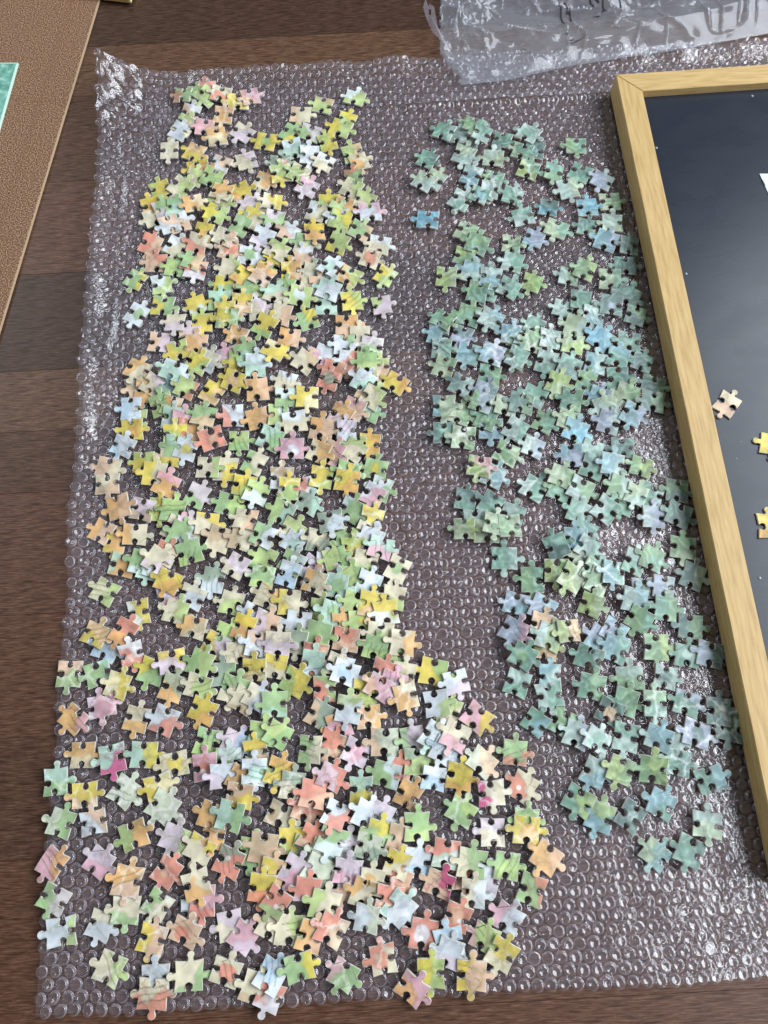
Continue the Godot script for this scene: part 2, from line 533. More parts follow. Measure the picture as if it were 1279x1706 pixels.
func build_bag() -> void:
	var o := thing("plastic_bag", "crumpled clear plastic bag with black print at the far edge of the table", "plastic bag", Vector3.ZERO)
	var film := clear_film(0.12, 0.17, 0.0, 4.0, Color(0.82, 0.85, 0.90))
	var nu := 320
	var nv := 200
	for layer in 2:
		var s := Shape.new()
		for j in nv + 1:
			for i in nu + 1:
				var u := float(i) / nu
				var v := 0.36 * pow(float(j) / nv, 1.4)
				var d := 0.0012
				var p := bag_p(u, v)
				var n := (bag_p(u, v - d) - bag_p(u, v + d)).cross(bag_p(minf(u + d, 1.0), v) - bag_p(maxf(u - d, 0.0), v)).normalized()
				if layer == 1:
					var low := 0.0078 + 0.0008 * wave.get_noise_2d(p.x * 4.0, p.z * 4.0)
					s.put(Vector3(p.x, low, p.z), Vector3.UP)
				else:
					s.put(p, n if n.y > 0.0 else -n)
		for j in nv:
			for i in nu:
				var q := j * (nu + 1) + i
				s.quad(q, q + 1, q + nu + 2, q + nu + 1)
		part("upper_film" if layer == 0 else "lower_film", s.into(ArrayMesh.new()), film, o)
	# torn hanger tab at the corner: a small flap with a punched hole
	var flap := Shape.new()
	var outer := [[0.0786, -0.8287], [0.0820, -0.8370], [0.0845, -0.8311], [0.0870, -0.8366], [0.0911, -0.8240], [0.0942, -0.7976], [0.1040, -0.7602], [0.1080, -0.7491], [0.0979, -0.7716], [0.0869, -0.7944], [0.0810, -0.8116]]
	var hole := Vector2(0.0861, -0.8178)
	var ring := []
	for k in outer.size():
		var q := Vector2(outer[k][0], outer[k][1])
		var nearer := hole + (q - hole).normalized() * 0.0032 * Vector2(0.8, 1.5)
		ring.append([flap.put(Vector3(q.x, 0.018 + 0.004 * sin(k * 1.9), q.y), Vector3(0.4 * sin(k * 1.9), 1, 0.2).normalized()), flap.put(Vector3(nearer.x, 0.020, nearer.y), Vector3.UP)])
	for k in outer.size():
		var l := (k + 1) % outer.size()
		flap.quad(ring[k][0], ring[l][0], ring[l][1], ring[k][1])
	part("hanger_tab", flap.into(ArrayMesh.new()), clear_film(0.16, 0.10), o)
	# the faint black print: strokes of lettering too small to read, lying on the film
	var ink := mat(Color(0.10, 0.10, 0.12), 0.6)
	var strokes := [[0.240, -0.822, 0.246, -0.792], [0.247, -0.826, 0.249, -0.815], [0.2505, -0.822, 0.256, -0.797], [0.2475, -0.814, 0.2525, -0.813], [0.2755, -0.824, 0.2785, -0.812], [0.279, -0.806, 0.284, -0.797], [0.2815, -0.824, 0.2835, -0.813], [0.286, -0.822, 0.290, -0.805], [0.2872, -0.805, 0.2925, -0.806], [0.307, -0.824, 0.3125, -0.806], [0.3125, -0.806, 0.3155, -0.805],
		[0.2385, -0.7765, 0.2450, -0.7775], [0.2450, -0.7775, 0.2415, -0.7725], [0.2415, -0.7725, 0.2385, -0.7765], [0.2440, -0.7645, 0.2500, -0.7655], [0.2510, -0.7635, 0.2640, -0.7655], [0.2450, -0.7605, 0.2540, -0.7625]]
	for k in strokes.size():
		var q: Array = strokes[k]
		var s := Shape.new()
		var dir := Vector2(q[2] - q[0], q[3] - q[1])
		var wide := Vector2(-dir.y, dir.x).normalized() * (0.0009 if k < 11 else 0.0005)
		var prev := []
		for i in 7:
			var c := Vector2(q[0], q[1]) + dir * (i / 6.0)
			var now := []
			for sgn in [-1.0, 1.0]:
				var w: Vector2 = c + wide * sgn
				now.append(s.put(Vector3(w.x, bag_y(w) + 0.0006, w.y), Vector3.UP))
			if i:
				s.quad(prev[0], prev[1], now[1], now[0])
			prev = now
		part(counted("print_mark", o), s.into(ArrayMesh.new()), ink, o)

func bag_y(w: Vector2) -> float:
	# height of the upper film at a place: walk along the edge to the column that passes there
	var u := 0.5
	for k in 12:
		var v := bag_edge(u).y - w.y
		u = clampf(u + (w.x - bag_p(u, v).x) / 0.5, 0.0, 1.0)
	return bag_p(u, bag_edge(u).y - w.y).y

# ---------------------------------------------------------------- jigsaw pieces
func rolls(i: int, n: int) -> Array:
	var out := []
	var s := (i * 7919 + 12345) & 0x7fffffff
	for k in n:
		s = (s * 1103515245 + 12345) & 0x7fffffff
		out.append(float((s >> 8) & 0xffff) / 65535.0 * 2.0 - 1.0)
	return out

func side_points(kind: String, length: float, bow: float, shift: float) -> PackedVector2Array:
	var k := 1.0 if kind == "o" else (-1.0 if kind == "i" else 0.0)
	var c := 0.5 + shift * 0.055
	var hr := 0.138 + 0.012 * bow
	var p := PackedVector2Array()
	if k != 0.0:
		for q in [Vector2(0, 0), Vector2(0.2, -0.014 * k), Vector2(c - 0.115, -0.026 * k), Vector2(c - 0.088, 0.02), Vector2(c - 0.084, 0.07)]:
			p.append(q)
		for a in 9:
			var t := deg_to_rad(222.0 - 33.0 * a)
			p.append(Vector2(c + hr * cos(t), 0.176 + 0.012 * shift + hr * 0.94 * sin(t)))
		for q in [Vector2(c + 0.084, 0.07), Vector2(c + 0.088, 0.02), Vector2(c + 0.115, -0.026 * k), Vector2(0.8, -0.014 * k)]:
			p.append(q)
	else:
		for q in [Vector2(0, 0), Vector2(0.2, 0), Vector2(0.38, 0), Vector2(0.6, 0), Vector2(0.8, 0)]:
			p.append(q)
	for i in p.size():
		p[i] = Vector2(p[i].x, p[i].y * (k if k != 0.0 else 1.0) + bow * 0.026 * sin(PI * p[i].x)) * length
	return p

func piece_outline(edges: String, r: Array) -> PackedVector2Array:
	var w: float = 0.0222 + 0.0021 * r[8]
	var h: float = 0.0222 + 0.0021 * r[9]
	var out := PackedVector2Array()
	for i in 4:
		for q in side_points(edges[i], w if i % 2 == 0 else h, r[2 * i], r[2 * i + 1]):
			match i:
				0: out.append(Vector2(-w / 2 + q.x, -h / 2 - q.y))
				1: out.append(Vector2(w / 2 + q.y, -h / 2 + q.x))
				2: out.append(Vector2(w / 2 - q.x, h / 2 + q.y))
				3: out.append(Vector2(-w / 2 - q.y, h / 2 - q.x))
	return out

func piece_shapes(i: int, edges: String, top: Shape, core: Shape, t: Transform3D) -> void:
	var o := piece_outline(edges, rolls(i, 12))
	var k := o.size()
	var per := SHEET / CELL
	var cell := Vector2(i % per, i / per) * CELL + Vector2(CELL, CELL) * 0.5
	var inner := PackedVector2Array()
	var side := PackedVector2Array()
	for j in k:
		var d := (o[(j + 1) % k] - o[(j + k - 1) % k]).normalized()
		var n := Vector2(d.y, -d.x)
		side.append(n)
		inner.append(o[j] - n * 0.00028)
	var upv := t.basis.y
	var a := []
	var b := []
	var c := []
	var e := []
	var f := []
	for j in k:
		var nn := Vector3(side[j].x, 0, side[j].y)
		var uvi := (cell + inner[j] / CELL_M * CELL) / SHEET
		a.append(top.put(t * Vector3(inner[j].x, THICK, inner[j].y), upv, uvi))
		b.append(core.put(t * Vector3(o[j].x, THICK - 0.00028, o[j].y), (t.basis * (nn * 0.8 + Vector3.UP)).normalized()))
		f.append(core.put(t * Vector3(inner[j].x, THICK, inner[j].y), (t.basis * (nn * 0.8 + Vector3.UP)).normalized()))
		c.append(core.put(t * Vector3(o[j].x, THICK - 0.00028, o[j].y), (t.basis * nn).normalized()))
		e.append(core.put(t * Vector3(o[j].x, 0, o[j].y), (t.basis * nn).normalized()))
	var tr := Geometry2D.triangulate_polygon(inner)
	for j in range(0, tr.size(), 3):
		top.tri(a[tr[j]], a[tr[j + 1]], a[tr[j + 2]])
	for j in k:
		var l := (j + 1) % k
		core.quad(f[j], f[l], b[l], b[j])
		core.quad(c[j], c[l], e[l], e[j])
	var under := []
	for j in k:
		under.append(core.put(t * Vector3(o[j].x, 0, o[j].y), -upv))
	for j in range(0, tr.size(), 3):
		core.tri(under[tr[j]], under[tr[j + 1]], under[tr[j + 2]])

const INKS := {"Y": Color8(230, 207, 92), "O": Color8(232, 180, 116), "P": Color8(232, 178, 190), "R": Color8(228, 146, 126), "G": Color8(160, 194, 136), "L": Color8(190, 213, 138), "C": Color8(230, 220, 188), "W": Color8(222, 231, 238), "V": Color8(222, 204, 216), "T": Color8(112, 150, 150), "B": Color8(184, 210, 228), "M": Color8(186, 220, 200), "E": Color8(233, 194, 162), "D": Color8(90, 140, 80), "X": Color8(152, 170, 150), "N": Color8(204, 178, 144), "Q": Color8(217, 226, 200), "Z": Color8(204, 84, 132),
	"t": Color8(132, 168, 150), "g": Color8(140, 170, 134), "b": Color8(144, 178, 184), "w": Color8(176, 196, 188), "s": Color8(114, 138, 132), "l": Color8(170, 190, 130), "c": Color8(178, 194, 164), "d": Color8(130, 178, 194), "v": Color8(168, 178, 194)}

func print_sheet() -> ImageTexture:
	# the watercolour print of every piece, each in a cell of its own
	var data := PackedByteArray()
	data.resize(SHEET * SHEET * 3)
	data.fill(220)
	var noise := FastNoiseLite.new()
	noise.seed = 2
	noise.frequency = 0.035
	noise.fractal_octaves = 3
	var soft := noise.get_image(512, 512).get_data()
	noise.seed = 9
	noise.frequency = 0.09
	var fine := noise.get_image(512, 512).get_data()
	var cells := FastNoiseLite.new()
	cells.seed = 4
	cells.noise_type = FastNoiseLite.TYPE_CELLULAR
	cells.cellular_return_type = FastNoiseLite.RETURN_DISTANCE2_SUB
	cells.fractal_type = FastNoiseLite.FRACTAL_NONE
	cells.domain_warp_enabled = true
	cells.domain_warp_amplitude = 14.0
	cells.domain_warp_frequency = 0.03
	cells.frequency = 0.055
	var petal := cells.get_image(512, 512).get_data()
	var per := SHEET / CELL
	for p in PIECES:
		var i: int = p[0]
		var code: String = p[2]
		var r := rolls(i + 5000, 8)
		var paper := Color8(236, 230, 214)
		var first: Color = INKS[code[0]]
		if code[0] != code[0].to_lower():
			first = first.lerp(paper, 0.13)
		var second := first.lightened(0.18)
		var dir := Vector2(r[0], r[1]).normalized()
		var middle := false
		var share := -0.25
		var yaw := deg_to_rad(p[6])
		if "/" in code:
			var rest := code.get_slice("/", 1)
			second = INKS[rest[0]].lerp(first, 0.18)
			var w := Vector2.ZERO
			for ch in rest.substr(1):
				match ch:
					"n": w.y -= 1
					"s": w.y += 1
					"e": w.x += 1
					"w": w.x -= 1
					"c": middle = true
			if w != Vector2.ZERO:
				dir = w.normalized().rotated(-yaw)
			share = -0.12 + 0.12 * r[2]
		var white := Color8(246, 244, 240)
		var dot: bool = "*" in code
		var lines: bool = "~" in code or (r[7] > 0.88)
		var cool: bool = code[0] == code[0].to_lower()
		var ox := int((r[3] + 1.0) * 200) + 8
		var oy := int((r[4] + 1.0) * 200) + 8
		var inked: bool = r[5] > -0.35
		var outline_ink := first.lerp(second, 0.5).darkened(0.28) if r[3] > -0.5 else white
		var bend := dir.orthogonal()
		var vein := dir.rotated(0.5 + r[5])
		var vn := vein.orthogonal()
		var x0 := (i % per) * CELL
		var y0 := (i / per) * CELL
		for yy in CELL:
			var ly := (yy - 19.5) * 0.975
			var nrow := ((oy + yy) & 511) * 512
			var at := ((y0 + yy) * SHEET + x0) * 3
			for xx in CELL:
				var lx := (xx - 19.5) * 0.975
				var q := nrow + ((ox + xx) & 511)
				var n1 := (soft[q] - 128) * 0.0157
				var n2 := (fine[q] - 128) * 0.0157
				var m: float
				if middle:
					m = 1.0 - sqrt(lx * lx + ly * ly) * 0.17 + n1 * 0.5
				else:
					m = (lx * dir.x + ly * dir.y) * 0.115 + n1 * 0.55 + share
				var f := clampf(m * 2.4 + 0.5, 0.0, 1.0)
				var c := first.lerp(second, f * f * (3.0 - 2.0 * f))
				var v := 1.0 + 0.07 * n1 + 0.035 * n2 - 0.05 * exp(-m * m * 30.0)
				if cool:
					var st := sin((lx * bend.x + ly * bend.y) * 0.55 + n1 * 4.0 + r[6] * 6.0)
					v += 0.055 * st
					if st > 0.55:
						c = c.lerp(white, (st - 0.55) * 0.4)
				var line := 1.0 - petal[q] / 34.0
				if line > 0.0 and inked:
					c = c.lerp(outline_ink, line * 0.6)
				elif inked:
					v += (petal[q] - 128) * 0.0007
				if lines:
					var a := lx * vn.x + ly * vn.y + 0.9 * sin((lx * vein.x + ly * vein.y) * 0.25)
					var dd := absf(fposmod(a + 2.4, 4.8) - 2.4)
					if dd < 0.75 and m > -0.6 and absf(a) < 7.5:
						v *= 1.0 - 0.30 * (1.0 - dd / 0.75)
				if dot:
					var ddx := lx - dir.x * 3.5
					var ddy := ly - dir.y * 3.5
					var dr := sqrt(ddx * ddx + ddy * ddy)
					if dr < 2.4:
						c = c.lerp(white, clampf((2.4 - dr) * 1.2, 0.0, 1.0))
				data[at] = int(clampf(c.r * v, 0.0, 1.0) * 255.0)
				data[at + 1] = int(clampf(c.g * v, 0.0, 1.0) * 255.0)
				data[at + 2] = int(clampf(c.b * v, 0.0, 1.0) * 255.0)
				at += 3
	return ImageTexture.create_from_image(Image.create_from_data(SHEET, SHEET, false, Image.FORMAT_RGB8, data))

func build_pieces() -> void:
	printed = mat(Color(0.97, 0.97, 0.97), 0.42, 0.42)
	printed.albedo_texture = print_sheet()
	card_edge = mat(Color(0.80, 0.79, 0.75), 0.8, 0.3)
	var rest_top := Shape.new()
	var rest_core := Shape.new()
	for p in PIECES:
		var basis := Basis(Vector3.UP, deg_to_rad(-p[6]))
		var sx := tan(deg_to_rad(p[7]))
		var sz := tan(deg_to_rad(p[8]))
		var up := Vector3(-sx, 1, -sz).normalized()
		var tilt := Basis(Quaternion(Vector3.UP, up)) if up.y < 0.99999 else Basis()
		var t := Transform3D(tilt * basis, Vector3(p[3], p[4], p[5]) * 0.001)
		if p[9] == "":
			piece_shapes(p[0], p[1], rest_top, rest_core, t)
			continue
		var top := Shape.new()
		var core := Shape.new()
		piece_shapes(p[0], p[1], top, core, Transform3D())
		var am := top.into(ArrayMesh.new(), printed)
		core.into(am, card_edge)
		var o := MeshInstance3D.new()
		o.name = numbered("jigsaw_piece")
		o.mesh = am
		o.transform = t
		add_child(o, true)
		var cool: bool = p[2][0] == p[2][0].to_lower()
		var where := "jigsaw pieces on the black board" if p[4] > 18.0 and p[3] > 300.0 else ("jigsaw pieces of the teal heap" if cool else "jigsaw pieces of the pastel heap")
		tag(o, p[9], "puzzle piece", where)
	var am := rest_top.into(ArrayMesh.new(), printed)
	rest_core.into(am, card_edge)
	var rest := MeshInstance3D.new()
	rest.name = "jigsaw_pieces"
	rest.mesh = am
	add_child(rest)
	rest.set_meta("kind", "stuff")
	tag(rest, "many more small pastel and teal jigsaw pieces, farther or half covered, in both heaps", "puzzle pieces")

# number, sides (tab out, blank in, flat), print, place in mm, turn, tilts, label
const PIECES := [
	[0,"oioi","R",-181.4,5,-735,1.4,0.1,0.1,""],
	[1,"oioi","G/Lse",-191.7,6.9,-727.7,1.3,0.1,0.1,""],
	[2,"ioio","G/Rsw*",-206.3,7.8,-725.2,9.3,11.2,0.4,""],
	[3,"oioi","L",-178.3,8.3,-721.5,39,-11.3,-11.3,""],
	[4,"ioio","C/Rs",-162.4,8.1,-723.9,11.7,-9.8,-9.3,""],
	[5,"ioio","Y",-142.8,6.4,-712.9,-3.4,-5.1,-4,""],
	[6,"ioio","P/Esw",-128.2,7.4,-718.1,-13.5,-5.1,-4,""],
	[7,"oioi","E/Wne",-197.3,7.4,-698.3,21.3,5.4,-9.2,""],
	[8,"oioi","O/Ene",-159.2,7.1,-694,11.7,2,-8.4,""],
	[9,"oioi","C/Ln",-203.7,7,-682.3,35.8,2,-7.7,""],
	[10,"oioi","W",-209,7.6,-674.1,30.8,2,-7.7,""],
	[11,"ioio","E/Pnw",-180.3,7.8,-677.3,6.4,-7.2,-10.7,""],
	[12,"ioio","O/Cs",-166.3,6.6,-663.6,-10.8,-5.3,-4.6,""],
	[13,"oioi","V/Cn",-137.7,6,-668.5,33.7,-5.6,-4,""],
	[14,"ioio","Y/Gc",-111,5,-654.8,14.2,1.4,-1.4,""],
	[15,"oioi","C",-219.8,6.3,-648.6,0.9,4.7,-4.6,""],
	[16,"ioio","Y/Ene",-191.8,5,-645.1,26.1,0.7,1.1,""],
	[17,"oioo","C/Vne",-132.7,5,-629.5,-13.5,0.8,-0.7,""],
	[18,"iioi","W/Ene",-161.7,5.8,-626.5,26.5,3.6,0.1,""],
	[19,"ioio","O/Yn",-186.5,6.3,-621.5,-9,2.9,-4.4,""],
	[20,"oioi","C/Le",-190.3,7.1,-609.5,26.1,2.3,-7.8,""],
	[21,"ioii","L/Gs",-170.8,7.9,-607.4,26.3,-5.4,-11.3,""],
	[22,"oioi","Y/Lw",-228.7,4.9,-598.2,-19.6,0.3,1.6,""],
	[23,"oioi","C/Le",-205.3,7.4,-596.7,38.6,-0.9,-6.9,""],
	[24,"oooi","C/One",-114,5,-600.4,27,0.6,-0.6,""],
	[25,"ioio","Y/Os",-139.2,5.6,-587.5,-18.7,1.9,-3.2,""],
	[26,"ioio","L/Cs",-159.7,5.6,-574.4,16.5,3.4,-5.4,""],
	[27,"oioi","O/Cs",-159.8,8.3,-586.4,21.5,0.8,2.1,""],
	[28,"ooio","C/Vn",-126.6,6.2,-567.5,26.8,1.1,-5.5,""],
	[29,"ioio","C/Ye",-104.1,7.2,-570.8,7.1,-11.3,2,""],
	[30,"oioi","O/Yn",-237,5.9,-573.9,-14.6,-1.2,-6.1,""],
	[31,"ioio","C",-233.2,6.2,-559.4,-19.7,-1.2,-6.1,""],
	[32,"oioi","G/Vsw",-221.6,8.7,-567.4,-19.5,-1.2,-6.1,""],
	[33,"oioi","M/Gn",-209.7,10.3,-566.6,6,-1.2,-6.1,""],
	[34,"ioio","O/Ce",-190,10.4,-571.6,-14.1,-11.3,-7.8,""],
	[35,"ioio","E/Wn",-205.2,9.5,-548.2,-19.4,-7.9,-11.3,""],
	[36,"ioio","L/Ynw",-166.1,7.2,-559,26.3,-4.7,-9.6,""],
	[37,"ooio","C/Ynw",-125.9,6.9,-550.2,31.7,7.6,-11.3,""],
	[38,"ioio","G/Vn",-101.7,8.2,-547,12.2,-11.3,-8.3,""],
	[39,"oioi","G",-139,7,-541.6,31.6,5.1,-6.3,""],
	[40,"iiio","L/Ene",-45.1,5,-701.8,15,-1.6,0.2,""],
	[41,"ooio","L/Wn*",-8.1,4.9,-710.7,18.4,-0.9,0.2,""],
	[42,"iooi","C/Ew",-70.9,4.9,-690.6,7.6,1.4,1.4,""],
	[43,"oioi","L/Ye",-18.9,4.9,-679.3,23.2,-1,0.2,""],
	[44,"oioi","G/Yse",-82.3,7.2,-663,32.4,0.6,0.9,""],
	[45,"ioio","G/Vne",-60.5,7.5,-661.6,17.8,-8.4,-5.1,""],
	[46,"ioio","L/Yw",-25.6,7,-666,23.2,-1,0.2,""],
	[47,"oioi","Y/Lw",-41.1,7.1,-647.6,-12.6,3.3,-8.2,""],
	[48,"ioio","M/Wn",-79.9,7.2,-641,-13,-2.4,-11.3,""],
	[49,"oioi","W",-61.9,7.2,-631.4,2.5,-5.4,-7.4,""],
	[50,"ioio","X/Rc*",-94.4,7.1,-622,2.2,-2.4,-3.6,""],
	[51,"oioi","L/Ys",-93.8,7.8,-607.2,-8,-2.4,-5.6,""],
	[52,"iioo","C/Wne",-46,6.1,-620.4,27.8,-8.1,-5.1,""],
	[53,"ioio","L/Cne~",-74.5,7.8,-605.9,27.5,-9.2,-5.2,""],
	[54,"oioi","V/Pn",-65.5,6.8,-587.5,27.6,-7.9,-4.5,""],
	[55,"oioi","L/Ee",-13.2,5,-631.5,-12.3,0.9,-0.9,""],
	[56,"iooi","C/Osw",-6.4,6.8,-617.8,-17.2,0.9,-0.9,""],
	[57,"oioi","G/Rnw",-13.9,6.8,-597,3,5.6,-8.3,""],
	[58,"ioio","C/Le",-16.5,6.6,-582.7,33.1,4.9,-7.3,""],
	[59,"oioi","C/Lne",-2.6,7,-565.8,23.3,-2.3,-10.5,""],
	[60,"ooio","L/Yn",-41.5,4.9,-566.7,2.7,-0.1,0.1,""],
	[61,"ioio","O",-26.6,7.7,-559.4,23,2.7,-8.3,""],
	[62,"iooi","C/Wnw",-55.7,6.4,-555,22.7,6.3,-4.4,""],
	[63,"oioi","W/Ln",-34.8,9.4,-550.5,32.8,-3.1,-6.2,""],
	[64,"iooi","L/Ye",-29.9,10,-540.8,18,-3.1,-6.2,""],
	[65,"ioio","W/Pn",1.9,8.2,-549.7,-7,-11.2,-4.9,""],
	[66,"ioio","W/En",-214.3,12,-544.9,-19.5,-7.9,-11.3,""],
	[67,"oooi","E/Rnw",-235.6,7.8,-523.2,25.5,-0.6,-11.3,""],
	[68,"oiio","E/Rne",-228.9,6,-500.7,4.7,1.1,-8,""],
	[69,"oioi","C/Wnw",-207.6,6.4,-519.1,25.8,-9.4,-2.9,""],
	[70,"oioi","Y/Os",-178.7,6.5,-536.4,16.3,3.1,-6.8,""],
	[71,"ioio","C/Rsw",-184.9,7,-522.2,16.2,-1.2,-8.7,""],
	[72,"ooio","E/Rc",-150.4,5.4,-511.6,21.5,0.5,-4.4,""],
	[73,"ioio","C/Ee",-155.8,8.4,-527.3,26.4,0.6,-4,""],
	[74,"ooii","W/Gc",-129.7,6.3,-503.5,11.8,-3.6,-4.5,""],
	[75,"oioi","G/Yse",-250.5,4.9,-481.9,30.1,-1.4,-0.5,""],
	[76,"iooi","L/Wnw",-222.8,5,-475,-9.4,-1.1,-1.1,""],
	[77,"ooio","G/Lw",-207.4,6.7,-492.6,10.9,-7.1,-5.3,""],
	[78,"oioo","R/Ws",-186.8,6.3,-489.8,11.1,-8,-0.9,""],
	[79,"ioio","G/Ee",-189.6,8.7,-499,21.1,-8,-0.9,""],
	[80,"ooio","C/Le",-150.8,6.4,-487.6,16.5,4,-9.9,""],
	[81,"ioio","G/Yn",-155.7,5.6,-468.6,11.5,3.1,-4.6,""],
	[82,"oioi","Y/Osw",-135.4,8,-476.2,36.5,-11.3,-6.9,""],
	[83,"ioii","G/Ysw",-219.8,5.7,-447.8,10.7,1.9,-4.3,""],
	[84,"ooio","Y/Ws",-184.5,5,-447.1,-19.1,-0.1,-0.4,""],
	[85,"oioi","W/Gc",-247.2,5,-439.4,30.1,-0.4,-0.8,""],
	[86,"oioi","Y/Ln",-178.3,5.9,-425.2,1.2,-1.2,-3.4,""],
	[87,"oioi","E/Vne",-189.8,6.5,-408.2,-4,2.1,-6,""],
	[88,"oiio","O/Ene",-183.4,7.6,-398.7,6.1,2.1,-6,""],
	[89,"oioo","C/Vs",-205.3,8.1,-425.4,5.9,5.4,3.1,""],
	[90,"ioii","E/Ve",-222.6,5,-405.3,8.6,-1.1,-1.6,""],
	[91,"iiio","Y/Lne",-201.1,7.8,-392.8,-14.2,7.8,-7.5,""],
	[92,"oioi","G/Mn",-160.6,6.7,-449.9,1.4,-2.8,-4.4,""],
	[93,"ooio","G/Le",-127.7,7.2,-458.1,21.7,-7.8,-5.1,""],
	[94,"ooio","C/Vne",-120.2,6.3,-437.3,-8.3,0.1,-9.4,""],
	[95,"oioi","Y/Es",-135.9,9.2,-444,6.7,1.2,-9,""],
	[96,"oioi","Y/Ls",-154.1,8.8,-436.5,1.4,5.9,-8.3,""],
	[97,"ioio","G/Ynw",-150.8,9.5,-426.3,9.5,5.9,-8.3,""],
	[98,"ioio","O/Ee",-140.7,9,-405.9,26.5,6.1,-11.3,""],
	[99,"ooio","O/Ys",-143.6,5,-377.6,1.5,-0.6,1.1,""],
	[100,"oiio","V/Pn",-150.4,7.6,-382.9,-13.7,2,-2.5,""],
	[101,"ioio","Y/Gn",-137.4,9.4,-375.9,1.6,-3.1,-2.5,""],
	[102,"oioi","G/Mc",-131.3,11.4,-384.5,-13.5,-3.1,-2.5,""],
	[103,"ooio","M/Wn",-121.5,11.3,-369.5,1.7,-11.3,-11.3,"mint and white piece below the green and mint one at far third of pastel heap"],
	[104,"ooio","W/Ce",-171.8,7.8,-379.3,31,10.6,-11.3,""],
	[105,"oioi","L/Yn",-181.6,8.5,-376.5,30.9,4.5,-11.3,""],
	[106,"oioi","W/Vs",-114.2,9.2,-523.8,22,-10.2,-8,""],
	[107,"ooio","W/Ew",-86.2,6.4,-529,32.2,-4.9,-5.1,""],
	[108,"ioio","G/Cs",-69.6,6.2,-515.6,12.5,-3.3,-3.5,""],
	[109,"oioi","O/Yn",-58.3,7.7,-527.9,-2.5,-4.4,2.1,""],
	[110,"oioi","Y/Gs",-107.3,6.3,-492.3,31.9,-8,0.2,""],
	[111,"ooii","C/Ln",-99.4,7.8,-506.9,32,-5.4,-3.8,""],
	[112,"oioo","E/Wne",-70.5,6.8,-499,-12.8,-4.6,-8.9,""],
	[113,"ooii","L/Ysw",-33.5,7.4,-511.8,27.9,7.4,-11.3,""],
	[114,"oiii","G/Ese",-9.6,8.3,-525.6,28.2,-11.3,-11.3,""],
	[115,"ioio","C/Wne",10.3,5.8,-508.2,13.4,-4.1,-0.1,""],
	[116,"ioio","C/Rc",-0.1,6.8,-491.5,23.3,0.7,-9.7,""],
	[117,"ooio","C/Xe",-62.7,6,-477.5,17.5,2.9,-6.1,""],
	[118,"oioi","O/Yw",-84.3,7.1,-481.1,2.2,6,-9.2,""],
	[119,"oiio","E/On",-115,9.1,-475.6,31.8,-8,-6.4,"peach and orange piece below the yellow and green one at pastel heap's far third"],
	[120,"ioii","O/Le",-23.3,4.9,-472.1,32.9,0.6,0.9,""],
	[121,"oioi","L/Ynw",14.8,5.7,-469.7,33.4,-3.6,-5.7,""],
	[122,"ioio","C/Ee",-65.6,6.4,-458.6,12.5,-2.2,-7.2,""],
	[123,"oioi","E/Wse",-55.4,8.2,-460.9,2.5,-2.2,-7.2,""],
	[124,"oiii","M",-48.5,6.6,-438.6,2.6,-3.1,-9,""],
	[125,"ooio","W/Mn",-45.5,10.7,-452.9,22.7,-3.1,-9,"white and mint piece beside the peach and white one at pastel heap's far third"],
	[126,"oiii","W/Mc",-42.8,11.6,-480.7,37.6,0.2,11.3,""],
	[127,"oioi","L/Gn~",-92.2,7.1,-460.2,17.2,11.3,0.6,""],
	[128,"ooio","C/Mn",-101.2,9.8,-452,22.1,-0.1,2.4,""],
	[129,"ioio","L/Wc",-74.7,11.4,-447.5,12.4,-4.4,-11.3,"lime green and white piece beside the peach and white one at pastel heap's far third"],
	[130,"oiio","G/Yne~",-67.7,6.6,-421.2,-17.8,-5,-11.3,""],
	[131,"ooio","C/Ese",-95.1,8.8,-427.2,17.1,10.1,-11.3,""],
	[132,"iooi","E/Ow",-88,5,-402.7,12.2,-0.7,-0.2,""],
	[133,"oioi","Y/Gs",-112.7,7.3,-416.9,31.8,5.6,-7.2,"yellow and green piece below the cream and lilac one at pastel heap's far third"],
	[134,"iooi","Y/Cnw",-103,10.3,-385.5,26.9,-11.3,11.3,""],
	[135,"ooio","W/Psw*",-53.8,4.9,-379.8,27.5,0.1,0.1,""],
	[136,"oiio","C/Ne",-72.4,7.1,-372.6,37.2,-3.3,-11.3,"cream and tan piece below the peach and orange one at far third of pastel heap"],
	[137,"oooi","Y/Lne~",-22,7.9,-439.9,-7.2,-11.2,-9.1,"leaf-lined yellow and lime green piece beside the mint one at pastel heap's far third"],
	[138,"iooi","E/On",-28,5.8,-413.1,2.8,2.5,-4.3,""],
	[139,"iooi","V/Lnw",9.2,4.9,-435,-6.9,1.2,-0.6,""],
	[140,"oioi","C/Ls",-15,6.6,-398.2,3,-1.2,-7.1,""],
	[141,"ioio","W/Ge",-31.4,7.7,-389.5,2.8,-0.6,-6.8,""],
	[142,"oiio","G/Vn",-3.2,6.7,-385,8.1,-10.4,-2.9,""],
	[143,"oioo","W/Rse",-26.6,8.1,-369.9,12.9,5.6,-11.3,""],
	[144,"oioi","E/Ln",3.1,6,-362.6,3.2,-5.2,-4.6,""],
	[145,"ooio","L/Gn",-9,10.2,-366.1,3,-4.6,-10.6,"lime green and green piece between peach and green ones, far third of pastel heap"],
	[146,"ioio","R/Ee",-43.4,7,-361.3,22.7,4.7,-9.4,""],
	[147,"ooio","C/Es",-242.1,5,-357.1,-19.7,0.5,0.4,""],
	[148,"oioi","C/Onw",-242.9,6.4,-374,25.2,-1.6,6.3,""],
	[149,"oioi","O",-233.8,7.2,-349.2,10.4,-3.7,-10.9,""],
	[150,"ooii","C/Ve",-224.9,9.5,-354,35.3,-3.7,-10.9,""],
	[151,"oioi","T/Xs",-206.6,8.8,-352.9,20.7,-11.3,-6.8,""],
	[152,"ioio","M/Wne",-204.7,11.8,-367.7,20.7,-9.6,1.4,""],
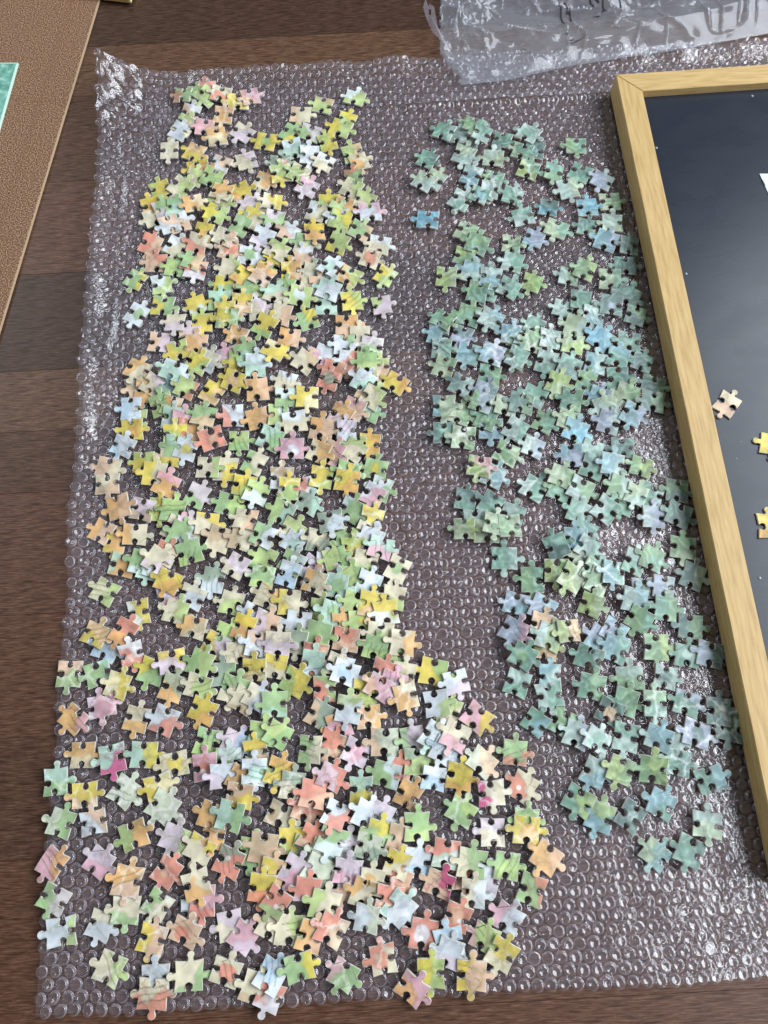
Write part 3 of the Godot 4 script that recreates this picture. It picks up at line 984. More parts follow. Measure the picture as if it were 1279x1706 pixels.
	[153,"oiio","L/Rse",-191.9,9.9,-348.7,25.8,-11.3,-11.3,""],
	[154,"oioi","Y/Es",-166.3,4.9,-344.5,31.1,0.6,0.6,""],
	[155,"ioio","Y/Ec",-144,9.8,-353.9,26.4,9.4,-11.3,""],
	[156,"ooii","O/Ee",-120.9,8.6,-343.8,-6.3,-11.3,-10.4,"orange and peach piece below the mint and white one at far third of pastel heap"],
	[157,"oioi","C/Le",-242.7,5.5,-318.6,0.3,0.3,-4.3,""],
	[158,"iioo","B/We",-246.8,8.2,-330,0.3,0.3,-4.3,""],
	[159,"ioio","Y/Oc",-244.5,7.2,-307.7,-1.7,-0.2,-11.3,""],
	[160,"oioi","W/Bw",-253.2,6.4,-290.8,25,3.2,-7.6,""],
	[161,"oioi","L/Gn",-215.6,9.1,-332.1,-14.4,4,-11.3,""],
	[162,"ioio","O/Gw",-205.8,11.2,-329.6,20.7,4,-11.3,""],
	[163,"oioi","M/Wsw",-204.2,10.9,-316.3,10.7,6.5,-11.3,""],
	[164,"oioi","P/Vs",-193.9,12.1,-311.8,10.8,-5.8,-11.3,""],
	[165,"ioio","O/Rw",-187.1,11.3,-301.7,10.9,-5.8,-11.3,""],
	[166,"oioi","L/Yn",-200.6,12.1,-297.4,0.8,-5.8,-11.3,""],
	[167,"ooio","C/Ys",-205.3,9.9,-276,10.7,1.1,-11.3,""],
	[168,"ioio","G/Mn",-199.6,12.1,-285.1,10.7,1.1,-11.3,""],
	[169,"oioi","W/Yc",-189.5,12.1,-281.4,20.8,1.1,-11.3,"white and yellow piece beside the green and mint one at pastel heap's far half"],
	[170,"oioo","G/Es",-173,12.1,-315.8,11.1,-11.3,11.3,"green and peach piece below the yellow and peach one at far third of pastel heap"],
	[171,"iiio","R/Ec",-164.2,12.1,-291.4,-18.9,-11.3,-11.3,"coral red and peach piece below the green and peach one at pastel heap's far half"],
	[172,"ioio","W/Rsw",-144.9,7.6,-316.8,-1.6,-11.3,-6.7,"white and coral red piece between lime green and orange ones, far third of pastel heap"],
	[173,"ooio","O/Ee",-120.3,6,-312.7,-13.3,-4.5,-4.9,"orange and peach piece below the orange and peach one at far third of pastel heap"],
	[174,"oioi","C/Yse",-152,5.1,-260.9,6.3,0.1,0.1,""],
	[175,"ioii","C/Le",-168.5,6.1,-263.8,6.1,7.3,0.9,""],
	[176,"iooi","L/Gs~",-139.3,5,-290.6,1.5,0.6,-0.9,""],
	[177,"oioi","C/Gw",-123.9,5,-265.6,26.6,1.2,0.5,""],
	[178,"ioio","Y/Ln",-231.6,7.8,-272.4,5.4,11.3,-9.9,""],
	[179,"ooio","C/Yw",-219.9,9.5,-258.6,10.5,1.9,-11.3,"cream and yellow piece beside the orange and pink one at pastel heap's far half"],
	[180,"oioi","O/Pn",-208.4,9.6,-246.8,25.5,-2.9,-11.3,"orange and pink piece beside the cream and yellow one at pastel heap's far half"],
	[181,"ooii","G/Vne",-179.5,5,-235.3,25.9,-0.6,-0.4,"green and lilac piece below the cream and lime green one at pastel heap's far half"],
	[182,"ioio","G/Le",-149.3,5.5,-225.1,16.3,-3.7,-2.4,"green and lime green piece beside the cream and peach one at pastel heap's far half"],
	[183,"oioi","Y/Ls",-133.2,6.9,-242.5,11.5,-3.8,-1.9,""],
	[184,"oioi","L/Ws",-121.6,7.3,-234.5,21.6,-11.3,-3.2,"lime green and white piece above the cream and peach one at pastel heap's far half"],
	[185,"ioio","C/Wn~",-91.7,6,-352.1,17.1,-6.3,2.1,""],
	[186,"oioi","L/We",-99.9,5.9,-315.4,2,-8.3,-0.6,""],
	[187,"iooi","G/Wne",-91.9,7.8,-333.4,2.1,-4.6,-2.5,""],
	[188,"iioo","Y/Cse",-70.8,7.1,-332.8,2.3,-11.3,0.1,"yellow and cream piece beside the green and white one at far third of pastel heap"],
	[189,"ioio","C/Wn",-83.3,7.2,-306.6,-7.9,-4.1,-11.3,"cream and white piece below the green and white one at far third of pastel heap"],
	[190,"oioi","R/Xc",-48.6,6.9,-350.8,22.6,4.1,-8.8,""],
	[191,"oiio","W/Ms",-13.5,8.6,-346.1,33,-4.4,-11.3,""],
	[192,"ioio","Y/Oe",18.5,5.5,-343.5,33.4,-3.7,-2.9,""],
	[193,"oioi","E/Gs",-15.8,6.6,-322.2,32.9,-0.9,-7.8,""],
	[194,"ooio","M/Gs~",-10.7,7.3,-314.1,23,-0.9,-7.8,""],
	[195,"ooii","C/Le",-5.9,10.9,-326.9,33.1,-0.9,-7.8,"cream and lime green piece between mint and white ones, far third of pastel heap"],
	[196,"ioio","E/Pn",-24.4,9.9,-316.2,27.9,10.8,-9.9,""],
	[197,"oioi","O/Vsw",-37.8,8.8,-309.1,32.7,8.8,-8,""],
	[198,"ooii","E/Onw",-57.3,7,-297.3,12.5,4.1,-9.3,"peach and orange piece beside the orange and lilac one at pastel heap's far half"],
	[199,"oioi","W/Vn~",-32.4,9,-294.6,2.7,-6.8,-11.3,""],
	[200,"oioi","Y/Oe",-10.5,5,-279.2,8,0.6,0.2,""],
	[201,"oioo","C/Ln",-26.1,7.2,-273.1,37.8,0.4,-10.4,"cream and lime green piece beside the yellow and orange one at pastel heap's far half"],
	[202,"ooii","M/Gse~",-107.9,7.8,-290,26.8,-4.9,-10.6,"leaf-lined mint and green piece below the orange and peach one at pastel heap's far half"],
	[203,"ooio","P/Wc*",-86.7,6.6,-278.6,2.1,-2.9,-6.7,"white-dotted pink and white piece below the cream and white one at pastel heap's far half"],
	[204,"ooio","E/Pe",-47.4,7.2,-271.2,32.5,9.9,-9.3,""],
	[205,"ooii","C/Oe",-60.3,7.9,-273.2,27.4,6.6,-9.1,""],
	[206,"oiio","G/Yc",-5.9,5.8,-252.5,15.1,-1.8,-4.7,""],
	[207,"oioi","N/Wsw",-97.1,5.9,-248.5,2,-4.6,0.4,""],
	[208,"ioio","R/We",-77.4,6.1,-238.1,-7.8,-5.6,0.4,""],
	[209,"oioi","Y/Gs",-90.2,9.3,-236.4,7,-5.6,0.4,"yellow and green piece beside the coral red and white one at pastel heap's far half"],
	[210,"oioi","Y/Le",-58.6,7.1,-246.9,12.4,-6.2,-7.1,"yellow and lime green piece below the cream and orange one at pastel heap's far half"],
	[211,"ioio","L/Gn",-32.9,8,-249.7,17.7,-0.1,-9.3,""],
	[212,"oioi","Y/Ose",-33.8,8.5,-241.1,12.7,-0.1,-9.3,"yellow and orange piece below the lime green and green one at pastel heap's far half"],
	[213,"ioio","G/Wn",-2.3,5.9,-231.9,23.1,-1.6,-4.8,""],
	[214,"oioi","P/Wn",-9.5,7.4,-225.6,33,-1.6,-4.8,""],
	[215,"ooii","X/Me",-72.6,7.7,-220.7,27.2,-10.8,-5.6,"grey-green and mint piece below the coral red and white one at pastel heap's far half"],
	[216,"ioio","E/Cse",-267.3,5.4,-268.2,14.9,1.4,-3.5,"peach and cream piece above the cream and peach one at pastel heap's far half"],
	[217,"iioi","C/Es",-266.3,6.2,-252,0,1.6,-4,""],
	[218,"oioo","Y/Lw",-213.9,7.4,-222.7,5.5,-1.4,-9.6,""],
	[219,"iiii","V/Ns",-230,9.7,-223,15.3,-1.4,-9.6,""],
	[220,"iooo","O/Ee",-252.8,9.4,-227.3,-11.9,11.3,-5.4,"orange and peach piece beside the lilac and tan one at pastel heap's far half"],
	[221,"oiio","G/Ln~",-201.1,8.3,-220.8,10.7,-7.1,-10.1,"leaf-lined green and lime green piece between yellow and green ones, pastel heap's far half"],
	[222,"oioi","O/Yw",-256,4.9,-192.3,9.9,0.9,1.8,""],
	[223,"iiio","E/Onw",-268.7,6,-204.2,29.7,3.2,2.3,""],
	[224,"ioio","C/Ow",-237,7.3,-199.5,5.2,-5.4,-10.6,"cream and orange piece beside the orange and yellow one at far half of pastel heap"],
	[225,"oioi","C/Pe",-198.2,6.8,-202.6,30.6,-5.4,-9.1,""],
	[226,"oioi","C/Vn",-185.7,7.6,-203.1,10.8,-5.4,-9,""],
	[227,"ooio","G/Wse",-193.5,9.3,-197,25.7,-5.4,-9,"green and white piece beside the cream and yellow one at far half of pastel heap"],
	[228,"ioio","C/Yne",-168.5,8.1,-205.7,6.1,-11.3,-3.4,""],
	[229,"iooo","N/Cs",-156.9,7.3,-190.3,21.1,-9,-2.5,"tan and cream piece below the cream and yellow one at far half of pastel heap"],
	[230,"iiii","O/Mnw",-247.5,6.1,-170.8,15,-2.9,-5.9,""],
	[231,"oioo","M/We",-223,5.6,-165.4,15.3,-6.1,-2.6,""],
	[232,"ioio","G/Ws",-228.9,8.4,-171.5,15.2,-6.1,-2.6,""],
	[233,"oiii","C/Rn",-206.5,9.1,-178.4,30.5,-7.1,-11,""],
	[234,"oiio","C/Vs",-213.1,10.6,-171.8,35.4,-7.1,-11,"cream and lilac piece beside the green and white one at far half of pastel heap"],
	[235,"ooii","G/Ls~",-183.9,9.6,-178.3,-14.1,-0.3,-11.3,"leaf-lined green and lime green piece between green and cream ones, far half of pastel heap"],
	[236,"oioo","X/Ws~",-161.9,5,-151.7,11.1,-1.2,-0.5,"leaf-lined grey-green and white piece between cream and white ones, far half of pastel heap"],
	[237,"oioi","V/Ps*",-203.4,5,-138.2,-9.4,-2.1,0,""],
	[238,"iooo","Y/Os",-203.3,8.4,-151.7,25.5,-7.7,-5.8,"yellow and orange piece below the cream and lilac one at far half of pastel heap"],
	[239,"iiio","L/Cw",-262.9,5,-145.9,29.7,0.5,-0.7,"lime green and cream piece below the orange and mint one at middle of pastel heap"],
	[240,"oiii","W/Cn",-181.7,6.7,-136.4,25.8,-1.1,-5.3,""],
	[241,"ooio","C/Nw",-136.4,6.5,-189.7,16.4,-7.5,-0.3,"cream and tan piece below the cream and peach one at far half of pastel heap"],
	[242,"iioo","C/Ee",-131.9,7.5,-208.4,11.5,-4.9,8.3,"cream and peach piece above the cream and tan one at far half of pastel heap"],
	[243,"iiio","M/Lnw",-96.3,8.7,-212.4,26.9,8.8,-11.3,""],
	[244,"oioi","C/Lne",-88.5,7.7,-194.1,37,-0.4,-11.3,""],
	[245,"oiio","W/Mc",-86.4,7.4,-182.8,37,-0.3,-10.8,""],
	[246,"ioio","C/Xs",-63.7,7.7,-183.3,12.3,-9.2,-4,""],
	[247,"ioio","G/Le",-35.3,6.2,-185.2,12.7,-4.9,-3.1,""],
	[248,"ooii","G/Wnw",-31.4,6.8,-212.4,32.7,7.4,-8.6,"green and white piece beside the grey-green and white one at far half of pastel heap"],
	[249,"iooi","X/Wse",-50.7,8.4,-201.5,-7.5,1.4,7.1,"grey-green and white piece beside the green and white one at far half of pastel heap"],
	[250,"oiio","L/Gs",-114.8,5.5,-168.6,26.7,-4.9,-2.6,""],
	[251,"oiii","W/Gnw",-114.8,9.4,-190.8,26.7,-0.8,-7.5,""],
	[252,"oiii","C/Yn",-13,7.9,-201.1,18,-11.3,-8.3,""],
	[253,"ooio","W/Vs~",-13.9,7.3,-181.7,22.9,-3.9,-11,""],
	[254,"oioi","Y/Ln",-30,8.6,-174.4,2.7,2.5,-11.3,""],
	[255,"ioio","C/Vne",-140.2,7.4,-163.1,31.3,4.2,3.9,"cream and lilac piece below the cream and tan one at far half of pastel heap"],
	[256,"ioio","G/Ls",-116,7.9,-151.5,11.7,-11.3,-8.6,"green and lime green piece between lime green and cream ones, far half of pastel heap"],
	[257,"oioi","V/Ws",-70,6.3,-156.9,37.2,-1.6,-7.6,""],
	[258,"oioi","G/We",-87.9,7.6,-163.7,32,9.9,-0.9,""],
	[259,"oiii","W/Bs",-91.4,8.9,-152.4,22,9.1,-0.9,"white and pale blue piece between green and cream ones, far half of pastel heap"],
	[260,"ooio","P/Wn",-56.5,8.2,-159.6,12.4,-1.6,-7.6,""],
	[261,"ooio","L/Ge~",-47.3,10.5,-164.9,-12.5,-1.6,-7.6,"leaf-lined lime green and green piece between yellow and green ones, far half of pastel heap"],
	[262,"iiio","C/Ls",-20.5,8.2,-159.9,17.8,-10.1,-11,""],
	[263,"oioo","L/Ge",-33.4,9.8,-146.9,2.7,-7.1,-11.3,""],
	[264,"ooio","M/Gc",-47,12.1,-138.6,12.5,7.4,-11.3,"mint and green piece beside the lime green and green one at middle of pastel heap"],
	[265,"ooii","C/Onw",-67,11.9,-143.1,22.3,11.3,-7.6,"cream and orange piece beside the mint and green one at middle of pastel heap"],
	[266,"oioi","W/Ms",-18.1,9.8,-139.3,22.9,-11.3,-2.9,""],
	[267,"iiio","C/One",-110.5,6.5,-131.9,26.7,-6.4,-6.8,""],
	[268,"ioio","C/Yw",-91.7,6.4,-126.4,7,-4.4,-4.4,"cream and yellow piece beside the cream and orange one at middle of pastel heap"],
	[269,"oiio","C/Ls",-144.9,5.1,-128.8,16.3,-0.1,0,"cream and lime green piece beside the white and peach one at middle of pastel heap"],
	[270,"ioio","W/Es",-125,7,-116,31.5,2.8,-11.3,""],
	[271,"oioi","E/Vw",-112.9,7.7,-106.6,21.7,-0.3,-10.2,"peach and lilac piece beside the white and peach one at middle of pastel heap"],
	[272,"oioi","G/Ln",-147.9,6,-99.7,21.2,2.8,-4.4,""],
	[273,"oioi","O/Yn",-132.6,9.4,-105.4,21.4,4,-5.1,""],
	[274,"oioi","L/Ye",-62.1,8.3,-117,12.3,11.3,-11.3,""],
	[275,"oioo","M/Gc~",-51.2,11.1,-113.1,17.5,-9.1,-11.3,""],
	[276,"ioio","W",-83.2,7,-107.2,12,6.8,-10.3,""],
	[277,"ioio","L/Ye",-28.8,12.1,-121.9,12.7,-5.4,-11.3,""],
	[278,"oioi","O/Es",-42.7,9.7,-102.8,2.6,-8.4,-11.3,""],
	[279,"oiio","L/Yc",-26.2,10.5,-105.2,-2.2,-6.3,-11.3,""],
	[280,"ooio","G/Ls",-64.9,10.7,-95.2,17.3,9.8,-11.3,"green and lime green piece beside the white one at middle of pastel heap"],
	[281,"ioio","M/Ps",-5.2,8.9,-173,18,-11.3,-2.4,"mint and pink piece above the cream and green one at far half of pastel heap"],
	[282,"iioi","C/Gc",9.4,6.6,-152.5,28.2,-10.2,-4.4,""],
	[283,"oioi","C/Ls",4.6,6.8,-125.7,13.2,-2.1,-8.7,""],
	[284,"oioi","Y/Es",-16.7,12.1,-120.1,12.9,-9.5,-4.1,""],
	[285,"oiio","Y/Ws",-3.4,11,-111.6,-6.9,-11.3,-6.4,"yellow and white piece beside the yellow and peach one at middle of pastel heap"],
	[286,"ioio","C/Ls",-9.2,10.6,-93.3,8,-7.6,-11.3,""],
	[287,"oioi","L/Gn",1.8,7.8,-75.5,13.1,-6.3,-10.2,""],
	[288,"ooio","G/Ls",-14.2,11.8,-80.6,17.9,-1.8,-9.2,"green and lime green piece beside the cream and orange one at middle of pastel heap"],
	[289,"ioio","C/Ose",9.8,11.3,-83.6,8.2,-11.3,-4.9,"cream and orange piece beside the cream and lime green one at middle of pastel heap"],
	[290,"iooi","E/Rn",-39.9,12.1,-89.6,12.6,4.6,-10.8,"peach and coral red piece below the orange and peach one at middle of pastel heap"],
	[291,"iioi","Y/Ww",-230.6,5,-125.1,-9.7,-1,-0.3,""],
	[292,"ooio","C/Le",-195.7,7.2,-123.2,20.6,-0.1,-8,"cream and lime green piece beside the white and cream one at middle of pastel heap"],
	[293,"ioio","C/Onw",-178.8,6.6,-107.9,15.8,-1.1,-9.4,"cream and orange piece beside the lilac and yellow one at middle of pastel heap"],
	[294,"ooio","W/Bsw",-258.1,4.9,-93.7,24.8,0.5,-0.1,""],
	[295,"ooii","Y/Ene",-268.7,6.3,-106.2,24.6,4.4,5.9,"yellow and peach piece above the white and pale blue one at middle of pastel heap"],
	[296,"oioi","R/Os",-242.4,8.5,-107,30,-6.6,2.1,"coral red and orange piece below the yellow and white one at middle of pastel heap"],
	[297,"oioi","R/Wn",-234.3,8.2,-87,-14.8,-11.3,-8.9,"coral red and white piece beside the green and yellow one at middle of pastel heap"],
	[298,"iioi","E/Gs",-290.4,5,-72.4,3.4,1.1,0.6,"peach and green piece beside the green and mint one at pastel heap's near half"],
	[299,"iiio","G/Me",-263.8,6.2,-71,-15.2,-4.2,-5.7,"green and mint piece beside the yellow and cream one at pastel heap's near half"],
	[300,"oooi","P/Vw",-259.4,5.1,-43,-10.2,0,0,"pink and lilac piece below the yellow and cream one at pastel heap's near half"],
	[301,"ooio","Y/Cw",-245.4,7.9,-60,19.9,1.9,-5.4,"yellow and cream piece beside the green and mint one at pastel heap's near half"],
	[302,"iooo","O/Pe",-283.7,5.6,-33,39.5,4,-1.6,"orange and pink piece beside the pink and lilac one at pastel heap's near half"],
	[303,"iooo","G/Yn",-215.7,6.2,-71.1,20.3,-3.6,-5.9,"green and yellow piece beside the lilac and yellow one at pastel heap's near half"],
	[304,"iiio","V/Yn",-197.6,7,-78.6,-9.4,-11,2.8,"lilac and yellow piece beside the green and yellow one at pastel heap's near half"],
	[305,"oioi","O/Xne",-196.8,7.1,-55.3,20.5,-11.2,-8.1,"orange and grey-green piece below the lilac and yellow one at pastel heap's near half"],
	[306,"oioi","C/Os",-227.8,5,-30.1,15.1,1.2,1.5,"cream and orange piece beside the white and coral red one at pastel heap's near half"],
	[307,"ioio","W/Rs",-203.3,6.2,-27.8,25.5,-0.5,-7.3,"white and coral red piece beside the cream and orange one at pastel heap's near half"],
	[308,"ioii","V/Yw",-158.7,6.6,-90.5,31.1,4.3,-5.6,""],
	[309,"ooio","C/Ne",-136.9,8.3,-82.9,1.4,-5.6,-11.3,""],
	[310,"ioio","W/Ene",-120.6,9.2,-89.6,11.6,-11.3,-7.8,""],
	[311,"oioi","C/Xe",-85.7,8.2,-89.8,12,9.3,-10,""],
	[312,"ooio","V/Cn",-102.1,10.3,-88.6,6.8,-1.1,-10.3,"lilac and cream piece beside the cream and grey-green one at middle of pastel heap"],
	[313,"oioi","R/Ee",-68.6,9.5,-77.1,12.2,2.5,-11.3,""],
	[314,"ooii","M/Ws~",-70.9,9.8,-69.8,12.2,2.5,-11.3,"leaf-lined mint and white piece beside the yellow and green one at pastel heap's near half"],
	[315,"ioio","C/Yne",-104.4,8.6,-69.4,11.8,-0.4,-11.3,"cream and yellow piece beside the yellow and cream one at pastel heap's near half"],
	[316,"oiii","Y/Cs",-122.8,9.3,-67.2,3.5,11.1,-11.3,"yellow and cream piece beside the cream and yellow one at pastel heap's near half"],
	[317,"oooi","Y/Gw",-87.4,8,-54.8,32,2.6,-10.8,"yellow and green piece beside the cream and yellow one at pastel heap's near half"],
	[318,"oioi","C/We",-47.3,10.4,-66.4,22.5,-11.3,-11.3,""],
	[319,"oioi","R/Gne*",-60.8,10,-47.1,2.3,-1.3,-11.3,"white-dotted coral red and green piece between white and grey-green ones, pastel heap's near half"],
	[320,"oioi","X/Ge",-150.8,7.9,-64.5,1.2,-5.6,-11.3,""],
	[321,"ooio","L/Gw",-171.5,9.1,-75.1,25.9,11.3,0.5,"lime green and green piece below the lilac and yellow one at pastel heap's near half"],
	[322,"ioio","C/Le~",-173.2,9,-55.1,20.9,8.3,-11.3,"leaf-lined cream and lime green piece between lime green and yellow ones, pastel heap's near half"],
	[323,"oioi","C/Gn",-142,7.2,-50.4,21.3,-0.5,-8.8,"cream and green piece beside the cream and tan one at pastel heap's near half"],
	[324,"ooio","C/Ns",-133.4,7.6,-41.6,31.4,-0.6,-8.9,""],
	[325,"oooi","W/Cw",-121.2,9.6,-43,31.6,-0.6,-8.9,""],
	[326,"oiio","G/Ms",-105.7,9.7,-36,1.7,-11.3,-8.9,"green and mint piece beside the white and cream one at pastel heap's near half"],
	[327,"oioi","Y/Os",-168.5,7.8,-34.2,25.9,5.6,-10,"yellow and orange piece beside the cream and green one at pastel heap's near half"],
	[328,"ooii","X/Ew",-66.6,7.8,-25.8,32.3,-1.3,-11.3,"grey-green and peach piece beside the pink and orange one at pastel heap's near half"],
	[329,"ioio","P/Onw",-49,7.1,-15.7,-12.5,-3.3,-11.3,""],
	[330,"iioi","G/Ls~",-164.8,5.7,-7.6,15.9,-2.2,-4.4,""],
	[331,"ooio","V/Bse",-140.6,6.4,-4.3,26.3,-2.2,-4.5,"lilac and pale blue piece between green and tan ones, near half of pastel heap"],
	[332,"oioi","G/Ln",-116.5,9,-12.1,11.6,-6.1,-11.3,""],
	[333,"oioi","N/Yn",-121.7,8.6,2.6,-8.5,-5.8,-11,""],
	[334,"oiio","L/Gs",-102.8,9.8,-10.4,31.8,-11.3,-11.3,"lime green and green piece beside the tan and yellow one at pastel heap's near half"],
	[335,"oioi","G/Wne~",-145.7,7.2,9.3,1.2,-1.1,-6.8,""],
	[336,"oioi","E/Rn",-55.8,7.1,-0.9,27.4,-3,-8.6,"peach and coral red piece between pink and cream ones, near half of pastel heap"],
	[337,"iooi","C/Gw",-74.7,8,3.1,7.1,11.3,2.3,"cream and green piece below the grey-green and peach one at near half of pastel heap"],
	[338,"ioio","O/Cs",-273.6,4.9,-2.2,1.5,0.9,-0.7,"orange and cream piece beside the mint and magenta one at near half of pastel heap"],
	[339,"iioo","M/Zse",-247.2,5.8,1.6,-10.1,-7.2,1.1,"mint and magenta piece beside the orange and cream one at near half of pastel heap"],
	[340,"ioio","M/Ye",-220.1,5.4,0.1,5.2,-2.3,-4.1,"mint and yellow piece beside the mint and magenta one at near half of pastel heap"],
	[341,"ioio","C/Yc",-193.1,5.6,9.4,-9.4,-2.6,-3.7,"cream and yellow piece above the yellow and cream one at near half of pastel heap"],
	[342,"ooii","M/Gs",-295.6,5.1,18.4,-2.8,-0.1,-0.9,"mint and green piece beside the yellow and peach one at near half of pastel heap"],
	[343,"ioio","Y/Es",-269.3,5.8,30.4,-3.5,-4.3,-0.9,"yellow and peach piece above the white and peach one at near half of pastel heap"],
	[344,"ooii","Q",-236.3,4.9,29.6,35.1,1.7,-0.6,"pale sage piece below the mint and magenta one at near half of pastel heap"],
	[345,"ioio","Y/Ce",-205.5,6.3,26.8,-14.6,-4.3,-9.5,"yellow and cream piece above the pale sage one at near half of pastel heap"],
	[346,"oooi","Q",-201.8,6.2,43.4,35.5,0.4,-6.1,"pale sage piece below the yellow and cream one at near half of pastel heap"],
	[347,"oiio","Q/Ge",-288.2,5,52.4,19.3,-1.7,-0.6,"pale sage and green piece near the white one at near half of pastel heap"],
	[348,"oiii","W/Ene",-260.6,5.7,52.8,-8.4,-2.1,-5.9,"white and peach piece below the yellow and peach one at near half of pastel heap"],
	[349,"ioio","O/Gw",-225.4,5.5,64.4,-17.9,1.4,-4.9,"orange and green piece lying alone at pastel heap's near third"],
	[350,"oioo","V/Lse",-190.7,5.7,69,25.6,0.1,-5.1,"lilac and lime green piece beside the cream and yellow one at pastel heap's near third"],
	[351,"oiof","P/Oe",-293.2,5,83.1,34.3,0.9,-1.2,"pink and orange piece above the green and lilac one at pastel heap's near third"],
	[352,"ooio","V/Ps",-254.3,4.9,84.1,34.9,0.2,-0.4,"lilac and pink piece beside the peach and orange one at pastel heap's near third"],
	[353,"ooii","P/Rc*",-165.4,7.6,13.2,-4.1,7.5,-6.6,"white-dotted pink and coral red piece between white and green ones, near half of pastel heap"],
	[354,"ooio","W/Vs",-149.7,9.9,20.9,1.1,-9.3,-11.3,"white and lilac piece beside the orange and tan one at near half of pastel heap"],
	[355,"oioi","O/Ns",-134.2,8.6,24.6,31.4,-9.9,-10.6,""],
	[356,"ioio","W/Ln",-111.4,7.5,21.9,16.6,-10.1,-1.1,""],
	[357,"oioi","W/Mc~",-122.8,11.5,18.4,1.5,-10.1,-1.1,"leaf-lined white and mint piece between orange and tan ones, near half of pastel heap"],
	[358,"oioi","Y/On",-102,9.4,20.4,21.8,-11.3,-0.6,"yellow and orange piece beside the cream and grey-green one at near half of pastel heap"],
	[359,"iooi","E/Ys",-135.1,10.8,37.2,11.3,8.6,-11.3,"peach and yellow piece below the orange and tan one at near half of pastel heap"],
	[360,"oioi","O/En",-158.3,5,67.3,11,-1.4,-0.7,""],
	[361,"iiio","O/Ne",-159.6,7.7,52.2,21,6.1,0.2,""],
	[362,"ioio","M/Ge",-143.2,11,53,16.2,3.4,-1,"mint and green piece beside the orange and tan one at near half of pastel heap"],
	[363,"oioi","G/Ln",-125.8,4.9,82.9,11.4,0.6,-0.3,""],
	[364,"ioii","C/Nw",-101.4,4.9,55.1,26.8,-1.9,0.4,"cream and tan piece below the cream and grey-green one at near half of pastel heap"],
	[365,"oiio","C/Xn",-91.3,9,31.7,11.9,-11.3,-4.9,"cream and grey-green piece beside the yellow and orange one at near half of pastel heap"],
	[366,"ioio","R/Es",-79.9,7.3,50.5,22.1,-7.1,-7.7,"coral red and peach piece between coral red and cream ones, near half of pastel heap"],
	[367,"ooio","R/Es",-73.5,9.1,39.3,12.1,-11.3,6.8,"coral red and peach piece between coral red and white ones, near half of pastel heap"],
	[368,"oioi","Y/Ls",-91.5,5.9,75.3,1.9,-2.1,-5.3,"yellow and lime green piece below the cream and tan one at pastel heap's near third"],
	[369,"iooo","N/Es",-115.7,7.6,79.7,11.6,2.3,-2.6,"tan and peach piece above the yellow and peach one at pastel heap's near third"],
	[370,"oooi","X/Ln",-82.5,6.8,83.2,22.1,-2.1,-5.3,""],
	[371,"oiii","E/Rn",-75.3,9.2,74.3,32.2,-2.1,-5.3,""],
	[372,"oioi","R/Xn*",-144.9,6.1,89.3,26.2,3.4,-5.1,"white-dotted coral red and grey-green piece between cream and orange ones, pastel heap's near third"],
	[373,"iioo","C/Yne",-169.2,7.1,77.9,30.9,0.7,-4.1,"cream and yellow piece beside the orange and peach one at pastel heap's near third"],
	[374,"oioi","Y/Ee",-108.8,7.8,98.4,16.7,-3.1,-11.3,""],
	[375,"ooio","Q/Xe",-66.5,9.1,85.8,22.3,-10.3,-10.4,""],
	[376,"oioi","V/Ps",-89.8,9.4,97.9,32,0.3,-11.3,"lilac and pink piece above the coral red and lilac one at pastel heap's near third"],
	[377,"ooii","Q",-70.8,9.8,97.5,32.2,-11.3,-11.3,"pale sage piece above the coral red and lilac one at pastel heap's near third"],
	[378,"ioio","Y/Ge",36.2,5,-56.7,15.6,-0.2,0.9,"yellow and green piece beside the white and lilac one at pastel heap's near half"],
	[379,"oioi","C/Ln",47.5,4.9,-22.9,23.7,-1.4,-0.6,""],
	[380,"iioo","W/Vs",55.8,6.6,-47.2,-11.2,-9,-1.3,"white and lilac piece beside the yellow and green one at pastel heap's near half"],
	[381,"iooi","W/Lse",37.4,6.9,-29.5,-4.4,11.3,0.7,"white and lime green piece beside the white and lilac one at pastel heap's near half"],
	[382,"ioio","W/Bc",-42.1,11.8,-59.8,22.6,-11.3,-6.8,"white and pale blue piece beside the cream and white one at pastel heap's near half"],
	[383,"oioi","Y/Ls",-25.7,8.2,-41.1,12.8,-11.2,-6.6,""],
	[384,"oioi","C/Es",9.3,7.5,-56,13.2,-3.5,-11.3,""],
	[385,"ooii","R/Pw*",-8.9,11,-58,23,-4,-11.3,""],
	[386,"oioi","V/Pn",-0.8,10.4,-48.1,23.1,-4,-11.3,""],
	[387,"ioio","P/Ew",-12.7,12.1,-45.6,32.9,-4,-11.3,"pink and peach piece beside the lilac and pink one at pastel heap's near half"],
	[388,"oioo","O/Cne",10.3,9.4,-37.1,-11.8,-11.3,-11.3,"orange and cream piece beside the lilac and pink one at pastel heap's near half"],
	[389,"ioii","O/Ew",-23.4,7.5,-21.5,-0.2,-10.1,-6.5,"orange and peach piece beside the white and lime green one at pastel heap's near half"],
	[390,"oioi","W/Ln",-40.1,11.5,-28.5,12.6,3.4,-3.9,"white and lime green piece above the pink and orange one at pastel heap's near half"],
	[391,"iioi","V/Pc",-35.2,6.7,7.1,27.7,-5.9,-5.6,"lilac and pink piece below the pink and orange one at near half of pastel heap"],
	[392,"ioio","Q/Ew",-10.3,6.7,0.4,3,-5.4,-1.2,"pale sage and peach piece above the coral red one at near half of pastel heap"],
	[393,"ooio","V/Gw",14.3,6.1,-0.3,-6.7,-6.6,-0.7,"lilac and green piece beside the white and mint one at near half of pastel heap"],
	[394,"oioi","R",0.5,6.8,22.7,13.1,2.9,-7.8,""],
	[395,"iooi","L/Xn",16.3,8.5,17.6,3.3,-11.3,-8.9,"lime green and grey-green piece beside the coral red one at near half of pastel heap"],
